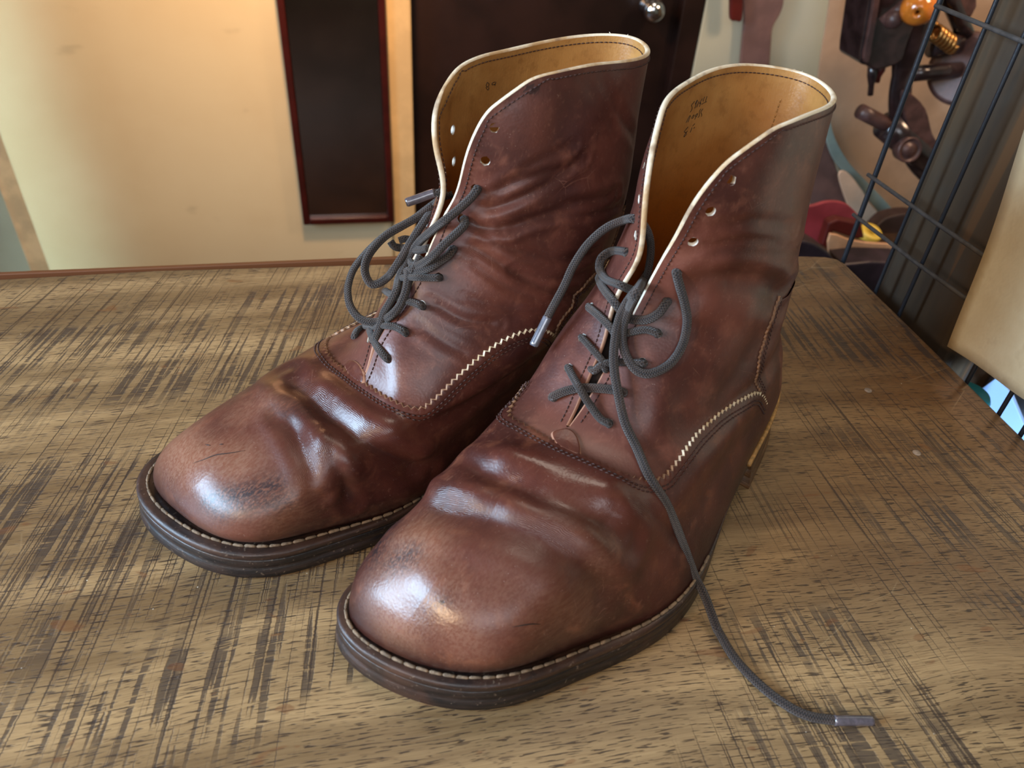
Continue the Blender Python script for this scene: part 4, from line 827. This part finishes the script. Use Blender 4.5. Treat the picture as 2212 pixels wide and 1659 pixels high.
cut_sheet('leather_bag', [(1822, 572), (1880, 566), (1960, 568), (1985, 640), (1980, 760), (1880, 760), (1850, 640)], .92, .05, M['plum'], 'black plum leather bag below the tan offcut beyond the table edge', 'bag', smooth=0)
o = cut_sheet('leather_pouch', [(1690, 540), (1722, 522), (1750, 524), (1775, 536), (1798, 556), (1800, 590), (1690, 590)], .93, .04, M['plum'], 'black leather pouch at the far right corner of the table', 'pouch')
yc = vy(1876, 508, 1.12); t_ = NT('yellow_tape'); M['yellow'] = t_.p(Base_Color=srgb(226, 196, 84), Roughness=.4)
V, Fc = lathe([(.009, -.012), (.019, -.012), (.021, -.010), (.021, .010), (.019, .012), (.009, .012), (.008, .0), (.009, -.012)], 32); o = mesh_obj('tape_roll', V, Fc, M['yellow']); o.location = yc; o.rotation_euler = (.35, .1, 0); tag(o, 'small yellow tape roll on the side bench', 'tape roll')
# ---------------------------------------------------------------- black sewing machine
Y0 = 1.17; sm = empty('sewing_machine', vy(1960, 300, Y0)); tag(sm, 'black iron hand sewing machine with wooden knob behind the wire grid', 'sewing machine'); S0 = np.array(sm.location)
M['iron'] = simple('black_japanned_iron', srgb(40, 28, 28), .22, .0, 40, .4, .25, 120, Coat_Weight=.5, Coat_Roughness=.15)
M['iron2'] = simple('worn_purple_brown_iron', srgb(78, 54, 50), .4, .1, 40, .3, .2, 150)
M['knobw'] = simple('varnished_orange_wood', srgb(196, 112, 36), .18, 0, 30, .25, Coat_Weight=.7)
M['brass'] = simple('brass', srgb(190, 140, 80), .3, .9)
M['steel'] = simple('steel', srgb(150, 138, 136), .28, .9)
def mp(px, py, dy=0.): return vy(px, py, Y0+dy)-S0
def prism(name, px, dy, th, mat, par=sm, sm_=3, b=.004):
    P = np.array([mp(x, y, dy) for x, y in px]); P = smooth_poly(P, True, sm_) if sm_ else P
    V, Fc = slab(P, (0, 1, 0), th); o = mesh_obj(name, V, Fc, mat, par, False); bev(o, b, 3); return o
def rod(name, a, b2, r, mat, seg=20, par=sm, r2=None):
    P = np.linspace(a, b2, 4); V, Fc, _ = tube_data(P, [r, r, r2 or r, r2 or r], seg); o = mesh_obj(name, V, Fc, mat, par); return o
prism('head', [(1886, -60), (1878, 0), (1868, 60), (1858, 132), (1872, 142), (1892, 152), (1920, 146), (1948, 132), (1962, 90), (1990, 20), (2010, -60)], .0, .07, M['iron'])
prism('face_plate', [(1892, -50), (1886, 10), (1874, 80), (1866, 128), (1878, 134), (1888, 80), (1900, 10), (1908, -50)], -.006, .008, M['iron2'], b=.002)
rod('needle_bar', mp(1886, 140, .03), mp(1880, 205, .03), .0085, M['iron'], r2=.005); rod('presser_bar', mp(1904, 140, .035), mp(1895, 178, .035), .008, M['oxblood'], r2=.004)
rod('thread_lever', mp(1906, 50, -.02), mp(1958, 8, -.03), .009, M['iron2']); 
V, Fc = lathe([(0, -.012), (.010, -.012), (.013, -.004), (.013, .004), (.010, .012), (.004, .014), (0, .014)], 24); mesh_obj('tension_knob', place(V, mp(1930, 42, -.03), (0, -1, .3)), Fc, M['iron2'], sm)
V, Fc = lathe([(.004, -.028), (.012, -.026), (.021, -.018), (.0255, -.004), (.025, .008), (.019, .020), (.010, .027), (.004, .028), (.004, -.028)], 36)
mesh_obj('wooden_knob', place(V, mp(1984, 16, -.05), (-.55, -.8, -.1)), Fc, M['knobw'], sm)
arm = spline([mp(1990, -40, .02), mp(1975, 60, .02), mp(1952, 150, .02), mp(1944, 220, .02), mp(1956, 290, .02), mp(1990, 340, .02), mp(2040, 372, .02), mp(2110, 390, .02)], .006); V, Fc, _ = tube_data(arm, np.interp(np.linspace(0, 1, len(arm)), [0, .3, .6, 1], [.030, .012, .014, .028]), 20, True, 1.6); mesh_obj('curved_arm', V, Fc, M['iron'], sm)
prism('arm_web', [(1950, 205), (1965, 200), (2000, 235), (2015, 290), (2035, 320), (2040, 345), (2000, 330), (1970, 290), (1955, 250)], .0, .03, M['iron2'])
V, Fc = lathe([(0, -.012), (.020, -.014), (.024, -.010), (.050, -.010), (.056, -.016), (.060, -.006), (.058, .012), (.050, .010), (0, .010)], 48); mesh_obj('flywheel', place(V, mp(2086, 150, .02), (-.75, -.6, .1)), Fc, M['iron2'], sm)
rod('wheel_shaft', mp(1965, 160, .02), mp(2070, 150, .02), .013, M['iron']); rod('upper_arm', mp(2040, -30, .03), mp(2085, 75, .03), .014, M['iron']); rod('crank_arm', mp(2010, 100, .03), mp(2070, 92, .03), .018, M['iron'])
hx = np.array([mp(2018+i*1.2, 68+i*.9, .0)+np.array([0, .012*math.sin(i*1.1), .012*math.cos(i*1.1)]) for i in range(34)]); V, Fc, _ = tube_data(spline(hx, .003), .0034, 8); mesh_obj('spring', V, Fc, M['brass'], sm)
prism('tension_bracket', [(2055, -20), (2110, -30), (2112, 14), (2098, 40), (2070, 34)], .02, .03, M['iron2'], sm_=0)
rod('lower_cylinder', mp(1858, 240, .02), mp(1925, 275, .02), .0125, M['iron2'], 24); rod('lower_arm', mp(1915, 268, .02), mp(2035, 372, .02), .026, M['iron'], 24)
V, Fc = lathe([(0, -.004), (.010, -.004), (.012, .0), (.018, .0), (.020, -.005), (.022, .0), (.020, .02), (0, .02)], 32); mesh_obj('end_cap', place(V, mp(1964, 324, -.02), (.1, 1, -.25)), Fc, M['iron2'], sm)
prism('base_plate', [(1990, 340), (2030, 350), (2120, 400), (2120, 425), (2040, 400), (1995, 370)], .0, .08, M['iron'], sm_=0)
rod('stand', mp(2085, 405, .0)+np.array([0, -.035, 0]), np.array([mp(2085, 405, .0)[0], -.035, -.3065-S0[2]]), .03, M['iron'])
# ---------------------------------------------------------------- wire grid panel on the right
M['wire'] = simple('black_coated_wire', srgb(30, 32, 38), .38, 0, 0, 0, .25, 500, Specular_IOR_Level=.6)
M['wire2'] = simple('dusty_black_wire', srgb(66, 62, 60), .6, 0, 120, .3, .3, 500)
XG = .424; grid = empty('wire_grid_panel', (XG, .3, 0)); tag(grid, 'black wire grid panel standing along the right table edge', 'wire grid')
ys = [.538, .485, .450, .363, .328, .3065, .27, .233, .196]
for k, y in enumerate(ys):
    r = .0022 if k == 0 else .0016; V, Fc, _ = tube_data(np.array([[0, y-.3, -.30], [0, y-.3, 0], [0, y-.3, .3], [0, y-.3, .62]]), r, 12); mesh_obj('upright_wire', V, Fc, M['wire'], grid)
for z0, z1, yend in ((.209, .209, .537), (.0775, .0825, .543), (.041, .0495, .543)):
    V, Fc, _ = tube_data(np.array([[-.0032, yend-.3, z0], [-.0032, .45-.3, (z0+z1)/2], [-.0032, .39-.3, z1], [-.0032, .19-.3, z1+(z1-z0)*.7]]), .0016, 12); mesh_obj('cross_wire', V, Fc, M['wire2'], grid)
for z in (.38, .5, -.12, -.25):
    V, Fc, _ = tube_data(np.array([[-.0032, .24, z], [-.0032, .1, z], [-.0032, -.11, z]]), .0016, 12); mesh_obj('cross_wire', V, Fc, M['wire2'], grid)
# ---- timber post
def post_mat():
    t = NT('weathered_brown_post'); c = t.coord(); n = t.noise(t.map(c, (70, 24, 4)), 1., 5, .6); n2 = t.noise(c, 20, 4)
    col = t.mix(t.ramp(n, .32, .68), srgb(50, 39, 29), srgb(78, 60, 41)); col = t.mix(t.math('MULTIPLY', t.ramp(n2, .5, .72), .5), col, srgb(66, 60, 52))
    st = t.ramp(t.noise(t.map(c, (70, 70, 2.5), (0, 0, 0), (2, 0, 1)), 1., 2), .62, .68); col = t.mix(t.math('MULTIPLY', st, .5), col, srgb(112, 74, 38))
    return t.p(Base_Color=col, Roughness=.6, Normal=t.bump(n, .3, .001))
M['post'] = post_mat()
post = box('timber_post', (-.05, -.055, -.95), (-.014, .047, .95), M['post'], b=.009); post.location = (.492, .462, .2); tag(post, 'weathered brown timber post behind the wire grid', 'post')
box2 = box('side_board', (-.015, -.037, -.40), (.015, .13, .1), M['dark_wood'], b=.003); box2.location = (.585, .505, -.04); tag(box2, 'dark board beside the post below the paper sheet', 'board')
# ---- paper hung on the grid
t = NT('kraft_paper'); c = t.coord(); n = t.noise(c, 16, 5, .6); n2 = t.noise(c, 60, 3, .6)
M['paper'] = t.p(Base_Color=t.mix(t.ramp(n2, .55, .72), t.mix(t.ramp(n, .35, .7), srgb(206, 188, 152), srgb(222, 208, 176)), srgb(202, 184, 150)), Roughness=.75, Normal=t.bump(n, .5, .004))
xp = .414; A, Bp, D_ = vx(2049, 748, xp), vx(2170, 400, xp), vx(2212, 858, xp)
e1 = (D_-A)/np.linalg.norm(D_-A); e2 = (Bp-A)/np.linalg.norm(Bp-A); nu_, nv_ = 24, 36; V = []; 
for j in range(nv_):
    for i in range(nu_):
        a_, b2 = i/(nu_-1)*.20, j/(nv_-1)*.30; V.append(A+e1*a_+e2*b2+np.array([.0022*math.sin(i*.55+j*.12)*.6-.0012*math.cos(j*.33), 0, 0]))
o_ = A.copy(); V = np.array(V)-o_; Fc = [(j*nu_+i, j*nu_+i+1, (j+1)*nu_+i+1, (j+1)*nu_+i) for j in range(nv_-1) for i in range(nu_-1)]
pp = mesh_obj('paper_sheet', V, Fc, M['paper']); pp.location = o_; pp.modifiers.new('s', 'SOLIDIFY').thickness = .0006; tag(pp, 'beige kraft paper sheet hung on the wire grid', 'paper')
# ---- things below the right table edge
M['blue'] = simple('pale_blue_plastic', srgb(168, 196, 236), .35, 0, 4, .06); M['teal'] = simple('teal_plastic', srgb(20, 120, 128), .4); M['greyp'] = simple('grey_plastic', srgb(120, 124, 132), .5, 0, 8, .1)
def low(px, X): return [vx(x, y, X) for x, y in px]
def low_slab(name, px, X, th, mat, label, cat):
    P = np.array(low(px, X)); c = P.mean(0); V, Fc = slab(P-c, (1, 0, 0), th); o = mesh_obj(name, V, Fc, mat, None, False); o.location = c; bev(o, .001); tag(o, label, cat); return o
low_slab('plastic_folder', [(2088, 862), (2152, 815), (2174, 838), (2182, 850), (2216, 930), (2240, 1010), (2150, 1000)], .56, .004, M['blue'], 'pale blue plastic folder below the right table edge', 'folder')
low_slab('plastic_crate', [(2170, 800), (2260, 830), (2300, 1060), (2216, 1040), (2188, 870)], .60, .10, M['greyp'], 'grey plastic crate behind the pale blue folder', 'crate')
V, Fc = lathe([(0, 0), (.018, 0), (.020, -.004), (.020, -.03), (0, -.03)], 32); o = mesh_obj('jar_lid', V, Fc, M['teal']); o.location = vx(2092, 848, .52); tag(o, 'round teal lid between the dark board and the pale blue folder', 'lid')
# ---------------------------------------------------------------- light
def area(name, loc, target, size, size_y, power, col, spread=None):
    l = bpy.data.lights.new(name, 'AREA'); l.shape = 'RECTANGLE'; l.size = size; l.size_y = size_y; l.energy = power; l.color = col
    if spread: l.spread = math.radians(spread)
    o = bpy.data.objects.new(name, l); COL.objects.link(o); o.location = loc; o.rotation_euler = (Vector(target)-Vector(loc)).to_track_quat('-Z', 'Y').to_euler(); return o
area('window_daylight', (-1.9, .05, .75), (0, .15, 0), 1.0, .85, 22, (.50, .74, 1.), 90)
area('front_fill', (-.5, -1.5, 1.2), (0, .3, 0), 1.6, .9, 19, (.88, .93, 1.))  # unseen soft fill added from the front to brighten boots and table
area('desk_lamp_warm', (-1.1, -.45, .58), (0, .3, 0), .20, .20, 6.5, (1., .70, .40))
area('ceiling_lamp_above', (.35, .75, 1.6), (.2, .5, 0), .5, .5, 5, (1., .88, .74))
area('wall_lamp_warm', (-.03, 1.25, .42), (-.12, 1.7, -.2), .10, .10, 7.2, (1., .56, .24))
area('wall_strip_beam', (-1.25, .1, .9), (-.745, 1.7, -.3), .12, 1.0, .85, (.62, .92, 1.), 12)  # unseen narrow beam added to cool the left strip of the wall
area('bench_lamp_warm', (1.15, .85, .6), (1.05, 1.45, -.1), .2, .2, 5, (1., .66, .42))
area('folder_fill', (-.1, -.5, -.25), (.58, .44, -.1), .3, .3, 1.4, (.46, .70, 1.), 24)  # unseen cool fill added below table height to brighten the blue folder
w = bpy.data.worlds.new('room'); SC.world = w; w.use_nodes = True; bg = w.node_tree.nodes['Background']; bg.inputs[0].default_value = (.80, .86, 1., 1); bg.inputs[1].default_value = .12
SC.view_settings.view_transform = 'Standard'; SC.view_settings.look = 'None'; SC.view_settings.gamma = 1; SC.view_settings.exposure = .12; SC.view_settings.use_curve_mapping = False
